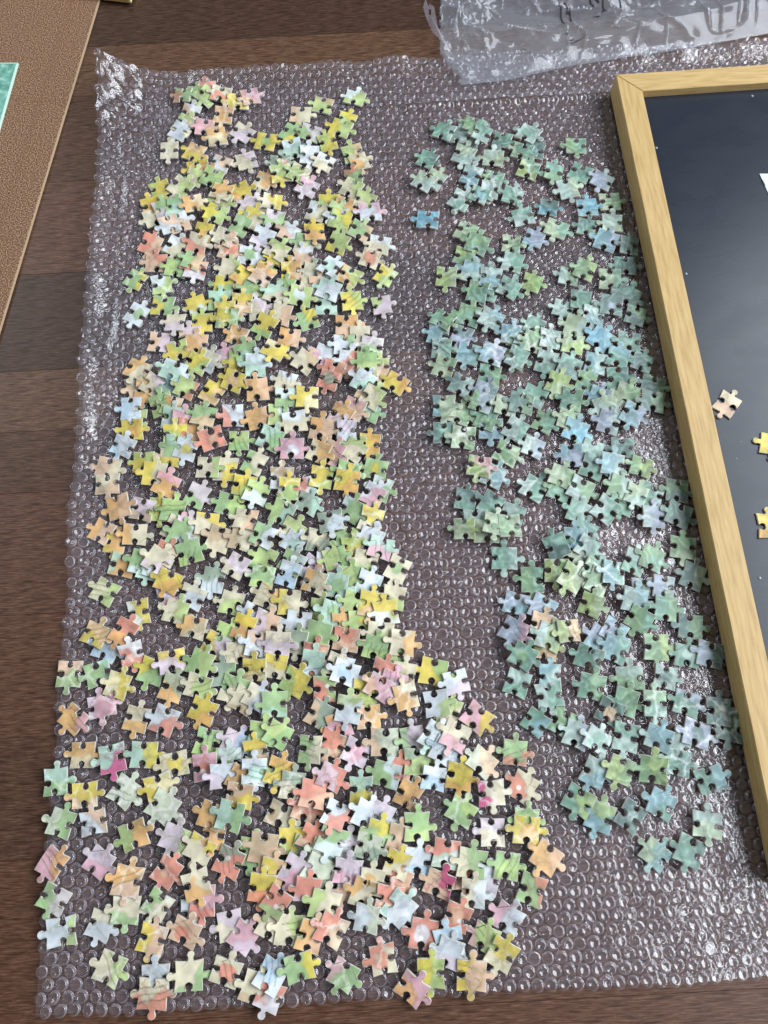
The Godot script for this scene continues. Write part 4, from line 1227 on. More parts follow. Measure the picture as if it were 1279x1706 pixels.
	[396,"oiio","G/We",-10.1,7.6,27.1,18,2.9,-7.8,"green and white piece beside the coral red one at near half of pastel heap"],
	[397,"oioi","M/Ys",-32.3,6.5,38.5,2.7,5.6,-6.1,"mint and yellow piece above the white and lilac one at near half of pastel heap"],
	[398,"ooio","R/Vw",-57.7,8.4,26.6,27.4,-5.3,-6.1,"coral red and lilac piece between coral red and mint ones, near half of pastel heap"],
	[399,"oioi","W/Ms",32.2,9.9,-1.4,38.5,-11.3,-7.7,""],
	[400,"ioio","W/Bn",40.7,8.9,11,33.6,-10.1,-6.9,"white and pale blue piece between white and cream ones, near half of pastel heap"],
	[401,"iioo","C/Ps",51.1,9.8,-1.4,28.8,-11.3,1.3,"cream and pink piece beside the white and mint one at near half of pastel heap"],
	[402,"oiii","O/Es",7.9,6.4,44.4,31.2,4,-10.6,"orange and peach piece below the coral red one at near half of pastel heap"],
	[403,"oiii","W/Bs",29.8,8.2,32,13.5,-11.3,-11.2,"white and pale blue piece beside the coral red one at near half of pastel heap"],
	[404,"oooi","Y/Os",52.5,7.5,31.7,13.8,2.3,-10.3,"yellow and orange piece beside the cream and magenta one at near half of pastel heap"],
	[405,"ooio","Q/Ee",72,8.8,21.5,42,-11.3,3.1,"pale sage and peach piece between yellow and cream ones, near half of pastel heap"],
	[406,"ioii","P/Yse",71.2,6.5,-15.5,42,-4.9,8.2,"pink and yellow piece beside the cream and pink one at pastel heap's near half"],
	[407,"ooio","G/Rs",101.7,5.6,15.1,9.4,-5.7,-1,"green and coral red piece between pale sage and cream ones, near half of pastel heap"],
	[408,"ooio","C/Rw*",105.4,4.9,43.6,34.4,0.7,0.3,"white-dotted cream and coral red piece between cream and green ones, near half of pastel heap"],
	[409,"iooi","C/Zw",78,7.9,46.1,-0.9,-4.5,-11.3,"cream and magenta piece beside the yellow and orange one at near half of pastel heap"],
	[410,"oioo","G/Le",51.7,5.6,60,33.8,-2.4,-3.2,"green and lime green piece between cream and yellow ones, near half of pastel heap"],
	[411,"iiio","V/Cs",76.5,4.9,77.6,4.2,-1.1,1.2,"lilac and cream piece beside the yellow and orange one at pastel heap's near third"],
	[412,"ooio","L/Gn",105.6,5.7,69.8,9.5,-1.6,-6.1,""],
	[413,"ioio","Y/Oc",104.6,6.9,76.7,9.5,-1.6,-6.1,"yellow and orange piece below the lime green and green one at pastel heap's near third"],
	[414,"oioi","V/Ws~",-47.3,7.9,82.1,17.5,-11.3,-7.2,""],
	[415,"oioi","G/Ws",-58.2,12.1,76,27.4,-11.3,-5.9,"green and white piece beside the leaf-lined lilac and white one at pastel heap's near third"],
	[416,"iooi","W/Rse",-54.5,12.1,56.5,27.4,-10.1,11.3,"white and coral red piece between green and coral red ones, near half of pastel heap"],
	[417,"ooii","W/Vn",-18,6.3,60.3,27.9,-0.9,-8.2,""],
	[418,"oiio","W/Vse",-28.1,10.9,57.9,27.8,-8.7,-2,"white and lilac piece beside the white and lilac one at near half of pastel heap"],
	[419,"ooio","G/Yn",-17.6,9.8,72.5,17.9,-11.3,-10.1,"green and yellow piece below the white and lilac one at pastel heap's near third"],
	[420,"oioi","E/Nn",-2.7,8,77.9,18.1,-11.3,-9.2,""],
	[421,"ioii","Q/Xs",-28.1,12.1,82.2,17.8,2.3,-11.3,"pale sage and grey-green piece beside the green and yellow one at pastel heap's near third"],
	[422,"ooii","L/Gn",13,8,69.3,3.3,-11.3,-6.7,"lime green and green piece beside the peach and tan one at pastel heap's near third"],
	[423,"oiio","W/Bs",12.2,6.2,96.1,8.3,-3.9,-7.5,"white and pale blue piece beside the cream and yellow one at pastel heap's near third"],
	[424,"oooi","R/Ee",-6.6,6.6,111.5,23.1,2.3,-8,""],
	[425,"oiii","C/Yn",-4.8,10.6,97.1,23.1,2.3,-8,"cream and yellow piece beside the white and pale blue one at pastel heap's near third"],
	[426,"ooio","R/Vs",-79.1,10.2,112.5,12.1,-4.2,-11.3,"coral red and lilac piece below the pale sage one at pastel heap's near third"],
	[427,"oioi","V/Es",-50.3,6.4,112.1,12.5,-4.7,-6.8,""],
	[428,"ooii","V/Ps",-45.9,10.1,100.5,12.5,-3.7,-11.3,"lilac and pink piece below the leaf-lined lilac and white one at pastel heap's near third"],
	[429,"oiio","C/Lw",-65.6,8.6,124.7,17.3,-5.6,-11.3,"cream and lime green piece above the orange and peach one at pastel heap's near third"],
	[430,"oioi","C/Oc",-26.4,9.3,109.6,12.8,-0.8,-11.3,""],
	[431,"iiio","C/On",-32.7,9.8,117.4,22.7,-0.8,-11.3,"cream and orange piece below the cream and orange one at pastel heap's near third"],
	[432,"oioi","R/Es",-13.2,9.2,122.8,13,-8.5,-11.3,""],
	[433,"oooi","W/Mn",-5.7,8.8,130.3,43,-7.4,-10.3,"white and mint piece beside the coral red and peach one at pastel heap's near end"],
	[434,"ooio","Q/Ww",-31.6,8.9,136.1,12.7,11.3,-11.3,"pale sage and white piece below the cream and orange one at pastel heap's near end"],
	[435,"oioi","R/Es",50.1,5,109.8,3.8,-0.2,-0.1,""],
	[436,"ioio","R/Ms*",36.1,7.7,91.8,13.6,-3.1,-1.2,"white-dotted coral red and mint piece between cream and white ones, pastel heap's near third"],
	[437,"oioi","W/Vs",67.7,6,112.5,24.1,-5.7,-0.4,""],
	[438,"oiio","C/Ge",56.9,8.8,100.2,13.9,-2.7,0.9,"cream and green piece beside the white and lilac one at pastel heap's near third"],
	[439,"ioio","G/Ls~",85.5,6.9,103.4,12.3,-8.5,-4.9,"leaf-lined green and lime green piece between white and green ones, pastel heap's near third"],
	[440,"oiii","G/Re",104.4,5.4,122.3,24.5,-3.1,-2.4,"green and coral red piece below the orange and peach one at pastel heap's near third"],
	[441,"iooo","O/Ee",119,6.4,98.7,39.6,-7.3,0.2,"orange and peach piece below the yellow and orange one at pastel heap's near third"],
	[442,"oiio","E/Ze",28.9,6.4,114.2,23.5,3.6,-11.3,"peach and magenta piece beside the white and pale blue one at pastel heap's near third"],
	[443,"ooii","C/Wse",56,9.2,121.8,8.9,0.6,-8.5,"cream and white piece beside the white and lilac one at pastel heap's near third"],
	[444,"oioi","R/Ec*",41.8,7.9,138.8,23.7,2,-11.2,"white-dotted coral red and peach piece between pale blue and cream ones, pastel heap's near end"],
	[445,"ooio","R/Wc*",13.6,6.1,150.5,13.4,-3.6,-4.4,"white-dotted coral red and white piece between pale blue and white ones, pastel heap's near end"],
	[446,"oiio","W/Pnw",82.6,5.8,142.5,34.2,4.3,-5.7,"white and pink piece beside the lime green and pink one at pastel heap's near end"],
	[447,"oiii","B/Ws",33.5,6.6,157.5,-6.5,-0.3,-8.7,""],
	[448,"ooio","W/Vs",32.9,7.5,164.3,23.6,-0.3,-8.7,"white and lilac piece below the pale blue and white one at pastel heap's near end"],
	[449,"ooio","L/Pw",62.8,5.5,155.4,29,3.4,-3.1,"lime green and pink piece beside the cream and yellow one at pastel heap's near end"],
	[450,"oioi","C/Yne",75.2,7.2,167.2,34.1,0.7,-9.2,"cream and yellow piece beside the lime green and pink one at pastel heap's near end"],
	[451,"iioi","G/Ve",-289.7,5.6,110.2,29.3,-4.4,-3.7,"green and lilac piece above the white and lime green one at pastel heap's near third"],
	[452,"iiio","W/Lse",-281.4,5.5,134.5,-5.8,-2.8,-2.9,"white and lime green piece below the green and lilac one at pastel heap's near end"],
	[453,"oooi","W/Cn",-250.1,5,131.6,21.8,1.9,0.4,"white and cream piece beside the cream and green one at pastel heap's near end"],
	[454,"ioio","C/Le~",-240.4,5,163.2,25,1.7,-0.7,"leaf-lined cream and lime green piece lying alone at pastel heap's near end"],
	[455,"oooo","C/Gs",-229.5,6.1,121.2,4.9,-6.7,1.6,"cream and green piece below the peach and orange one at pastel heap's near third"],
	[456,"oioo","E/On",-228.6,6.7,99.7,12,-3.1,6.3,"peach and orange piece above the cream and green one at pastel heap's near third"],
	[457,"oooi","R/Ec",-196.9,5.7,94,35.6,-0.2,-3.6,"coral red and peach piece beside the cream and orange one at pastel heap's near third"],
	[458,"iioi","C/Gnw",-203,6,118,35.5,-2.6,-4.3,"cream and green piece beside the cream and green one at pastel heap's near third"],
	[459,"oioi","E/Yw",-206.9,5.8,143.3,18.3,-1.4,-5.5,"peach and yellow piece below the cream and green one at pastel heap's near end"],
	[460,"oiii","W/Cs",-202.8,5.5,171.8,0.2,1.7,-3.6,"white and cream piece above cream, beside cream, pastel heap's near end"],
	[461,"iooo","C/Rs~",-204.3,6.7,181.8,5.2,1.7,-3.6,"leaf-lined cream and coral red piece near the white one at pastel heap's near end"],
	[462,"oioi","W/Re",-174.1,4.9,126.5,0.7,1.1,-0.8,""],
	[463,"iooi","P/Rs*",-166.4,7.1,117.1,0.8,1.1,-0.8,"white-dotted pink and coral red piece between cream and peach ones, pastel heap's near third"],
	[464,"oioi","C/Os",-170.6,9,104.4,-17.2,1.1,2.8,"cream and orange piece beside the coral red and peach one at pastel heap's near third"],
	[465,"ooio","E/Rc~",-179.6,6.5,139.4,25.8,6.6,-8.8,"leaf-lined peach and coral red piece between peach and pink ones, pastel heap's near end"],
	[466,"iooo","V/Cs",-143.4,5,136.8,-8.9,0,1.3,"lilac and cream piece beside the pink and lilac one at pastel heap's near end"],
	[467,"oooi","P/Vs",-132.6,7.1,145.2,36.5,0,1.3,"pink and lilac piece beside the lilac and cream one at pastel heap's near end"],
	[468,"oioi","Y/Rs",-116.8,8.2,109.7,11.5,2.6,-10.7,"yellow and coral red piece below the yellow and peach one at pastel heap's near third"],
	[469,"oiio","C/En",-109.1,6.8,138.5,29.8,-8.8,4.7,""],
	[470,"oiio","C/Le",-94.4,7.2,141.8,9.8,-7.4,2.9,"cream and lime green piece beside the cream and peach one at pastel heap's near end"],
	[471,"iioi","R/Gs*",-105,10.4,120.1,36.8,4.1,-2.7,"white-dotted coral red and green piece between yellow and cream ones, pastel heap's near third"],
	[472,"oiii","O/Ee",-77.9,8.1,146.9,22.1,-11.3,-11,"orange and peach piece beside the cream and lime green one at pastel heap's near end"],
	[473,"ooio","C/Gse",-175.9,7,170.5,0.6,-8.7,0.9,"cream and green piece beside the white and cream one at pastel heap's near end"],
	[474,"oiii","C/Rc~",-146,7,169.4,21.2,-0.1,-10.8,"leaf-lined cream and coral red piece near the cream one at pastel heap's near end"],
	[475,"ooio","C/Ns",-121.9,6,182.3,21.6,-5.4,-0.8,"cream and tan piece beside the coral red and white one at pastel heap's near end"],
	[476,"oioi","R/Ws",-111.3,6.8,187.8,26.7,-5.4,-0.8,"coral red and white piece beside the cream and tan one at pastel heap's near end"],
	[477,"ofii","W/Bn",-110.3,8.5,173.6,31.8,-4.9,8.7,"white and pale blue piece beside the cream and tan one at pastel heap's near end"],
	[478,"ioio","G/Ye",-87.1,7.5,168.8,-10.2,-10,-7.7,"green and yellow piece beside the white and pale blue one at pastel heap's near end"],
	[479,"oiio","R/Cse",-61.2,7.8,143.4,30.4,-11.3,-7.3,"coral red and cream piece beside the orange and peach one at pastel heap's near end"],
	[480,"oiio","C/Rnw",-19.9,5.1,166.9,-7.2,-1.4,0,"cream and coral red piece lying alone at pastel heap's near end"],
	[481,"iooo","G/Pnw",-52.6,5,176.4,32.5,-0.1,-0.3,"green and pink piece lying alone at pastel heap's near end"],
	[482,"oioi","L/Yw",17.5,7.3,178,3.4,0.4,-8.8,"lime green and yellow piece beside the pink and orange one at pastel heap's near end"],
	[483,"ooii","P/Ow",1.5,6.8,188.1,38.2,8.3,-8.8,"pink and orange piece beside the lime green and yellow one at pastel heap's near end"],
	[484,"oooi","E/Yw",49.9,6.8,181.2,5.9,-0.1,-8.2,"peach and yellow piece beside the white and lilac one at pastel heap's near end"],
	[485,"oioi","w/se",118.4,5.1,-639.4,14.6,0,0,""],
	[486,"ooio","w/sw",107,6.5,-648.6,14.5,6,1.5,""],
	[487,"oiio","t/we",91.1,6.6,-653.9,29.5,6,1.5,""],
	[488,"iooo","g/te",125,7.7,-660.1,19.8,-7.7,11.3,""],
	[489,"oioi","t/ws",132.5,10.5,-645.2,24.9,-11.3,-4.6,""],
	[490,"iooi","t/sw",155.7,4.9,-639.4,20.1,1.9,0.1,""],
	[491,"oioi","s/bc",190.4,5,-622.9,15.3,-0.2,0.1,""],
	[492,"ioio","t/cw",176,7.1,-620.5,20.3,1,-1.1,""],
	[493,"ooio","w/tc",185.4,6.1,-645,35.5,2,4.8,""],
	[494,"ooio","t/se",69.5,5,-617.7,29.2,0.7,-0.9,""],
	[495,"oioi","c/ws",75.6,5.8,-589.5,34.2,-0.7,-3.4,""],
	[496,"ioio","w/cn",63.4,7.6,-586.3,34.1,-0.7,-3.4,""],
	[497,"ooio","c/wn",143.1,5.5,-614.5,9.7,1.7,-3.7,""],
	[498,"oooi","w/cn",110.7,7.1,-619.9,24.6,1.1,-7.8,""],
	[499,"iooo","g/te",141.1,4.9,-586.8,19.9,-0.9,1.5,""],
	[500,"oioi","b/wn",116.4,6.2,-592.5,24.7,3.1,-4,""],
	[501,"ooii","l/te",180,6.6,-595.6,25.4,3.6,-9.4,""],
	[502,"oioi","w/ts",102.4,5.7,-560.5,34.5,2.2,-2.4,""],
	[503,"oioo","w",135,7,-571.1,14.7,6.5,-5.9,""],
	[504,"ioii","t/bc",122.5,8.3,-564,29.8,0.1,-3.8,""],
	[505,"oiio","t/we",159.1,6.3,-561.6,20.1,-9.5,-3.9,""],
	[506,"oiio","w/tn",168,5.4,-534.3,-10.2,0.4,-4.9,""],
	[507,"iiio","d",64.7,5,-537.8,8.9,0.2,0.9,""],
	[508,"ioio","s/ds",196.7,4.9,-544.9,15.4,0.2,0.4,""],
	[509,"ioii","c/ge",104.3,5,-519.8,29.5,0,0.3,""],
	[510,"oooi","g/ln",100.4,5,-488.9,19.4,-0.2,-0.2,""],
	[511,"ooio","g/ts",115,6.6,-502.3,24.6,-5.4,-3.3,"leaf-tinted green and sea-green piece between leaf-tinted green and creamy green ones, teal heap's far end"],
	[512,"ioii","c/ge",151.6,4.9,-501.5,9.8,-0.4,1.4,""],
	[513,"oooi","v/bw",176.7,5,-506.7,25.3,1.5,-0.9,""],
	[514,"ooio","w/te",150.5,5.8,-477.5,20,1.4,-4.7,""],
	[515,"iioo","g/te",237.2,4.9,-625.6,5.6,-0.9,0.6,""],
	[516,"iooi","t/sc",237,5,-588.6,31.1,0.4,0.1,""],
	[517,"oioi","t/gs",207.4,6.5,-590.5,15.5,-9.5,-4.2,""],
	[518,"iooo","w/ce",220.5,6,-567.9,-9.7,2.4,-5,""],
	[519,"ioii","c/ge",263.9,5,-548.4,0.8,0.7,-1.2,""],
	[520,"oioo","v/we",259.2,6,-575.8,31.3,-5,-3.6,""],
	[521,"iooo","c/te",201.8,5.8,-516.6,25.6,-4.4,2.8,""],
	[522,"oiio","t/sn",234.9,4.9,-517.6,15.8,-0.7,-1,""],
	[523,"ooii","b/de",238.1,6.1,-541.5,0.6,2.4,3.9,""],
	[524,"oioo","c/wn",262.5,5.7,-520.4,5.9,-2.8,-3,""],
	[525,"oiio","b/ve",252.9,6.1,-498.1,26.2,2.2,-6.3,"aqua and lavender piece beside the slate green and sea-green one at teal heap's far third"],
	[526,"oiio","s/ts",276.2,6.1,-490.5,11.2,-7.6,-3.6,""],
	[527,"ooio","w/bn",106.3,6.1,-468.4,19.5,-1.6,-4.9,""],
	[528,"iooi","l/ce",79.2,6.8,-464.2,9,4.8,-6.6,""],
	[529,"oioi","s/te",120.5,5,-444,24.6,0.4,-0.1,""],
	[530,"oioi","w/bs",125.8,7.4,-459.8,9.6,-1.9,-1.3,""],
	[531,"oooi","l/Ge",168,5,-452,25.2,1.1,-1.1,""],
	[532,"iooo","t/gn",110.4,7.6,-443.2,19.5,9.5,-6.4,"sea-green and leaf-tinted green piece between pale mint and leaf-tinted green ones, teal heap's far third"],
	[533,"ooii","t/ww",142.7,7.5,-445.5,29.9,-5.8,-8.9,""],
	[534,"oiio","g/ts",98.7,5.8,-416.6,19.3,-0.3,-6.6,""],
	[535,"oioo","w/be",121.2,5.9,-411,29.7,-7.5,-2.6,"pale mint and aqua piece above the lavender and aqua one at teal heap's far third"],
	[536,"iooi","v/sn",90,5,-394.6,24.3,1,-0.7,""],
	[537,"oioo","b/we",65.4,5.1,-396.8,13.9,0.1,0.1,""],
	[538,"ioio","g/tw",71.5,6.9,-412.6,34.1,2.3,5.9,""],
	[539,"iooo","b/te",94.2,5.8,-372.1,19.3,-0.9,-4.8,"aqua and sea-green piece beside the lavender and aqua one at far third of teal heap"],
	[540,"iooi","w/te",67.8,7.3,-379.3,8.9,7.8,-9.3,""],
	[541,"iiio","c/ge",68.7,6.4,-358.7,24,3.7,-7.7,""],
	[542,"iooi","t/ge",114,5,-347.8,14.5,-0.1,-1.1,""],
	[543,"oioi","c/tn",143.8,5.1,-377.4,4.7,0.4,0.1,""],
	[544,"oiio","b/ws",141.6,6.9,-391.4,9.7,0.1,0.3,""],
	[545,"oiio","t/se",164.7,6.7,-399.8,25.1,-11.2,-2.9,""],
	[546,"ooio","g/cs",161.3,7.5,-380.5,20,-7.9,-6.8,""],
	[547,"oioi","w/te",178.9,7.1,-383.6,10.2,-11.3,-5.9,""],
	[548,"ooio","v/bw",118.5,7.3,-369.3,24.6,-2.1,-0.4,"lavender and aqua piece beside the aqua and sea-green one at far third of teal heap"],
	[549,"oooi","t/sw",142.4,8.6,-363.7,29.9,-5.7,-11.3,"sea-green and slate green piece between leaf-tinted green and aqua ones, far third of teal heap"],
	[550,"oooi","w/ts",172.2,6.6,-357.8,20.2,1.9,-7.4,"pale mint and sea-green piece between pale mint and yellow-green ones, far third of teal heap"],
	[551,"iiio","s/we",84,5.7,-337.5,29.2,-3.5,-3.6,""],
	[552,"ooio","v/se",107.3,6.2,-328.1,24.4,-0.3,-6,""],
	[553,"oioo","t/ws",156,5,-321.3,30,-1.2,1.1,""],
	[554,"iiio","w/ge",207.9,4.8,-457.6,15.5,-1.3,-1.5,""],
	[555,"oiio","g/le",225.2,5.9,-463.8,25.8,-6.1,-2.7,""],
	[556,"ioio","s/tn",268.9,4.9,-467,6,1.3,-1.2,""],
	[557,"ioii","c/te",250.1,5.6,-451.2,5.8,1.7,-3.9,""],
	[558,"ooio","s/te",265.8,5.8,-429.2,31.4,-0.5,-6.3,""],
	[559,"iioo","w/te",196.9,5,-419.1,20.5,-1.6,0.2,""],
	[560,"oooi","t/sn",216.7,5.7,-427.9,10.5,-4.5,0.8,""],
	[561,"oioi","w/bs",226.6,6.2,-408.7,15.7,-5.2,-5.1,""],
	[562,"oiio","s/vc",246.7,7.5,-418.9,10.9,-4.1,-6.2,"slate green and lavender piece between slate green and pale mint ones, teal heap's far third"],
	[563,"iooi","s/ge",269.8,5.6,-406,21.3,-3.2,-3.1,""],
	[564,"ooio","c/we",206.4,6.7,-396.5,20.6,5,-10.8,"creamy green and pale mint piece above creamy green, below sea-green, far third of teal heap"],
	[565,"ioio","c/ls",201.4,6.2,-376.7,15.4,-2.1,-5.3,""],
	[566,"ooio","d/be",230.2,6.6,-380.4,41,-4.1,-7.3,"sky blue and aqua piece between aqua and pale mint ones, far third of teal heap"],
	[567,"iiio","t/sn",259,5.7,-375.9,11,-6.1,-1,""],
	[568,"oiio","s/te",268.8,5.6,-352,26.3,-4.9,-3.7,""],
	[569,"oioi","b/we",221.6,5.7,-353.5,15.7,1.6,-5.1,""],
	[570,"ooii","b/ts",244.1,8.6,-357.6,21,2.4,-4.1,""],
	[571,"oioo","s/tn",194.5,7,-351.1,25.5,-10.1,-5.8,"slate green and sea-green piece between yellow-green and leaf-tinted green ones, far third of teal heap"],
	[572,"oiii","g/ts",209.3,5.9,-334,20.6,0,-4.3,""],
	[573,"iooi","t/se",240.8,7.3,-334.8,5.8,7.9,-7.2,""],
	[574,"oooi","l/cs",180.2,7.7,-333.1,25.3,3.3,-9.9,"yellow-green and creamy green piece between slate green and sea-green ones, far third of teal heap"],
	[575,"iooo","s/ge",275.6,5,-326.1,21.3,-0.6,0.8,""],
	[576,"ooio","c/ge",247.6,7.2,-315.8,26.1,5,-11.3,"creamy green and leaf-tinted green piece between sea-green and aqua ones, far third of teal heap"],
	[577,"oiio","b/ve",220.1,6.7,-316.1,25.8,5.2,-9.9,""],
	[578,"ioio","t/ge",192.4,6.9,-315.1,15.4,2.3,-11,"sea-green and leaf-tinted green piece between creamy green and yellow-green ones, far third of teal heap"],
	[579,"ooio","c/ge",80.2,5,-306.1,24.1,1.1,-0.4,""],
	[580,"iooi","c/dw",65.4,6.7,-315.5,3.9,1.2,-0.4,"creamy green and sky blue piece near the lavender one at far third of teal heap"],
	[581,"oioi","v/bs",109.6,5,-288.8,4.4,0.9,0.5,""],
	[582,"ooio","t/gs",105.9,7.1,-299.4,24.4,-0.4,0.1,""],
	[583,"oiio","g/ve",102.7,8.9,-316.5,24.4,0.1,1.9,""],
	[584,"ioio","c/we",126.1,7.7,-311.2,14.6,-11.3,-2.5,""],
	[585,"iiio","s/ge",141.8,8.3,-312.9,14.8,-6.1,-0.4,""],
	[586,"ooii","g/te",162.2,4.9,-292.2,30.1,1.6,-1.1,""],
	[587,"oooi","w/te",133.1,6.5,-286.1,34.8,-3.7,-5.1,"pale mint and sea-green piece beside the lavender and aqua one at teal heap's far half"],
	[588,"ioio","s/te",63.2,6.4,-286.4,3.8,-0.7,-10.1,""],
	[589,"iiio","c/ge",81.7,7,-280.2,9.1,-1.1,-9.6,"creamy green and leaf-tinted green piece between slate green and lavender ones, teal heap's far half"],
	[590,"iooi","g/ce",122.3,6.3,-261.4,29.6,-2.1,-7.3,"leaf-tinted green and creamy green piece between pale mint and lavender ones, teal heap's far half"],
	[591,"oiio","w/ve",148.6,6.2,-266.1,24.9,-9.1,-4,""],
	[592,"ooio","w/be",107.3,5.6,-239.2,29.4,3.8,-5.4,""],
	[593,"iooi","l/Pe",94.2,7.6,-249.2,14.2,3.8,-5.4,"yellow-green and pink piece beside the pale mint and aqua one at teal heap's far half"],
	[594,"oiio","w/te",145.1,5,-224.1,34.9,-0.4,0.5,"pale mint and sea-green piece between leaf-tinted green and creamy green ones, teal heap's far half"],
	[595,"oioi","s/ts",78.7,4.9,-217,14.1,0.1,1.2,""],
	[596,"iioo","t/sn",102.3,5.6,-210.8,34.4,-4.3,-1.5,""],
	[597,"oioi","w/te",121.7,4.9,-198.9,24.6,0.3,1,""],
	[598,"ioio","w/bs",85.8,6.7,-193.8,4.1,4.4,-7.6,""],
	[599,"ooio","c/ge",95.2,8,-183.8,4.3,4.4,-7.6,""],
	[600,"ioio","c/le",75,8.3,-187.3,4,11.3,-4.5,"creamy green and yellow-green piece beside the creamy green one at far half of teal heap"],
	[601,"iiio","g/ce",117.1,10.1,-187.3,-0.5,-11.3,3.4,""],
	[602,"oioi","c",103.1,12.1,-189.2,14.4,-11.3,3.4,"creamy green piece beside the pale mint and sea-green one at far half of teal heap"],
	[603,"ooio","w/cn",225.6,7,-304,-14.2,-0.6,-11.3,"pale mint and creamy green piece between aqua and lavender ones, far third of teal heap"],
	[604,"ioio","s/ge",271.5,7.8,-307.8,11.2,-7.9,-9.9,"slate green and leaf-tinted green piece below slate green, beside aqua, far third of teal heap"],
	[605,"oiio","v/we",225.8,6.7,-288.4,20.8,0.5,-7.8,"lavender and pale mint piece beside the aqua and lavender one at teal heap's far half"],
	[606,"iooi","b/ve",249.2,8.8,-294.8,31.1,-4.4,-11.3,"aqua and lavender piece beside the lavender and pale mint one at teal heap's far half"],
	[607,"oioo","c/ge",187.3,6.4,-293.3,20.3,-5.6,-6,""],
	[608,"ooii","b/ds",191.7,6.7,-281.4,25.4,-5,-5.8,"aqua and sky blue piece above the lavender and aqua one at teal heap's far half"],
	[609,"ioio","t/wn",205.4,5.9,-260.3,25.6,-4,-2.5,""],
	[610,"ioio","v/bn",184.8,7.1,-255.2,5.3,9.2,-5.6,"lavender and aqua piece beside the sea-green and pale mint one at teal heap's far half"],
	[611,"iiio","s/te",236,4.8,-261,5.9,-1.5,-0.9,""],
	[612,"ioii","t/sn",202.9,8.7,-241.7,25.6,-1.5,-11.3,""],
	[613,"oioo","b/we",221.7,9.4,-243.1,10.7,-11.3,-8.2,"aqua and pale mint piece between sea-green and slate green ones, teal heap's far half"],
	[614,"ioio","g/le",250.3,5.5,-240.2,21.1,-2.8,-2.9,""],
	[615,"oiio","g/ts",169,5.7,-221.5,25.2,-3.9,-5.4,""],
	[616,"ooio","c/ge",171.6,8.6,-233.6,25.2,-3.9,-5.4,"creamy green and leaf-tinted green piece between leaf-tinted green and lavender ones, teal heap's far half"],
	[617,"iooi","w/ge",188.5,7.7,-220.4,30.4,-5.4,-7.8,"pale mint and leaf-tinted green piece between leaf-tinted green and sea-green ones, teal heap's far half"],
	[618,"oioi","g/ts",227.5,4.9,-203.7,25.9,0.5,0.6,""],
	[619,"ooio","g/we",225.2,8.3,-219.5,25.8,-6.9,-4.4,"leaf-tinted green and pale mint piece between aqua and sea-green ones, far half of teal heap"],
	[620,"oioo","t/we",184.4,6.9,-197.7,25.3,-5.4,-7.9,"sea-green and pale mint piece between aqua and pale mint ones, far half of teal heap"],
	[621,"oiii","w/te",209.6,7.7,-198.7,40.7,-0.6,-11.3,"pale mint and sea-green piece between leaf-tinted green and sea-green ones, far half of teal heap"],
	[622,"iioi","t/we",255.1,5.6,-211.7,26.2,-4.4,-0.4,""],
	[623,"oioi","c/ws",240.1,8.6,-211.4,26,-2.4,-1.9,""],
	[624,"ioio","s/gn",280.7,5.7,-213.9,11.4,-3.7,-0.2,"slate green and leaf-tinted green piece between sea-green and lavender ones, far half of teal heap"],
	[625,"oioo","v/ww",253.8,6.7,-189,6.1,-8,-7.4,"lavender and pale mint piece between sea-green and slate green ones, far half of teal heap"],
	[626,"ioio","s/tn",277.8,6.6,-190,26.4,-4.9,-3.6,"slate green and sea-green piece between slate green and lavender ones, far half of teal heap"],
	[627,"oooi","t/we",109.6,5,-157.3,4.4,0.1,-0.3,"sea-green and pale mint piece below the creamy green one at far half of teal heap"],
	[628,"oioo","g/te",133.5,5,-135.4,4.7,0.1,0,"leaf-tinted green and sea-green piece beside the yellow-green and green one at middle of teal heap"],
	[629,"oioi","b/tn",186.4,6.5,-178.6,30.4,-5.1,-5.1,""],
	[630,"oioi","b/ds",177.7,8.6,-172.1,5.3,-5.1,-5.1,""],
	[631,"oioo","c/ws",183.8,7.3,-149.8,25.3,-6.8,-8.3,""],
	[632,"ooii","w/te",186.5,10.7,-162.3,35.4,-6.8,-8.3,""],
	[633,"oooi","s/tn",158.7,9.5,-165,-14.9,11.3,2.5,"slate green and sea-green piece between aqua and yellow-green ones, far half of teal heap"],
	[634,"iioi","l/Ge",156,10.1,-142.2,5,11.3,-11.3,""],
	[635,"oooi","l/ce",168.4,11.8,-134.7,35.2,-11.3,-11.3,"yellow-green and creamy green piece beside the yellow-green and green one at middle of teal heap"],
	[636,"oioi","g/te",190.1,10.2,-139.1,35.5,-11.3,-11.3,""],
	[637,"oiio","g/ce",192.2,9.9,-130,30.5,-11.3,-11.3,""],
	[638,"iioo","b/te",207.7,10.8,-137,10.6,-11.3,-5.5,"aqua and sea-green piece beside the leaf-tinted green and sea-green one at middle of teal heap"],
	[639,"ioio","b/vn",116.2,5.4,-114,19.5,3.4,-4.6,"aqua and lavender piece beside the lavender and aqua one at middle of teal heap"],
	[640,"iiio","v/be",139.8,6.5,-108.3,29.8,-9.7,-4.6,""],
	[641,"ooii","l/ce",183.9,7.1,-109.2,25.4,8,-11.3,"yellow-green and creamy green piece above the lavender and aqua one at middle of teal heap"],
	[642,"ooio","l/Es",139.1,4.9,-73.5,14.8,0.2,0.5,""],
	[643,"oioi","E/Ne",137,8.2,-93,19.8,-7,-3.2,""],
	[644,"oiio","w/le",142.2,8.9,-81.9,24.9,-7,-3.2,"pale mint and yellow-green piece above the yellow-green and peach one at middle of teal heap"],
	[645,"oooi","v/Pe~",111.5,7.7,-89,34.5,11.3,10,"leaf-lined lavender and pink piece below the aqua and lavender one at middle of teal heap"],
	[646,"ioio","l/Ee~",160.1,8.4,-86.4,-2.9,-11.3,-6.3,"leaf-lined yellow-green and peach piece beside the yellow-green and peach one at middle of teal heap"],
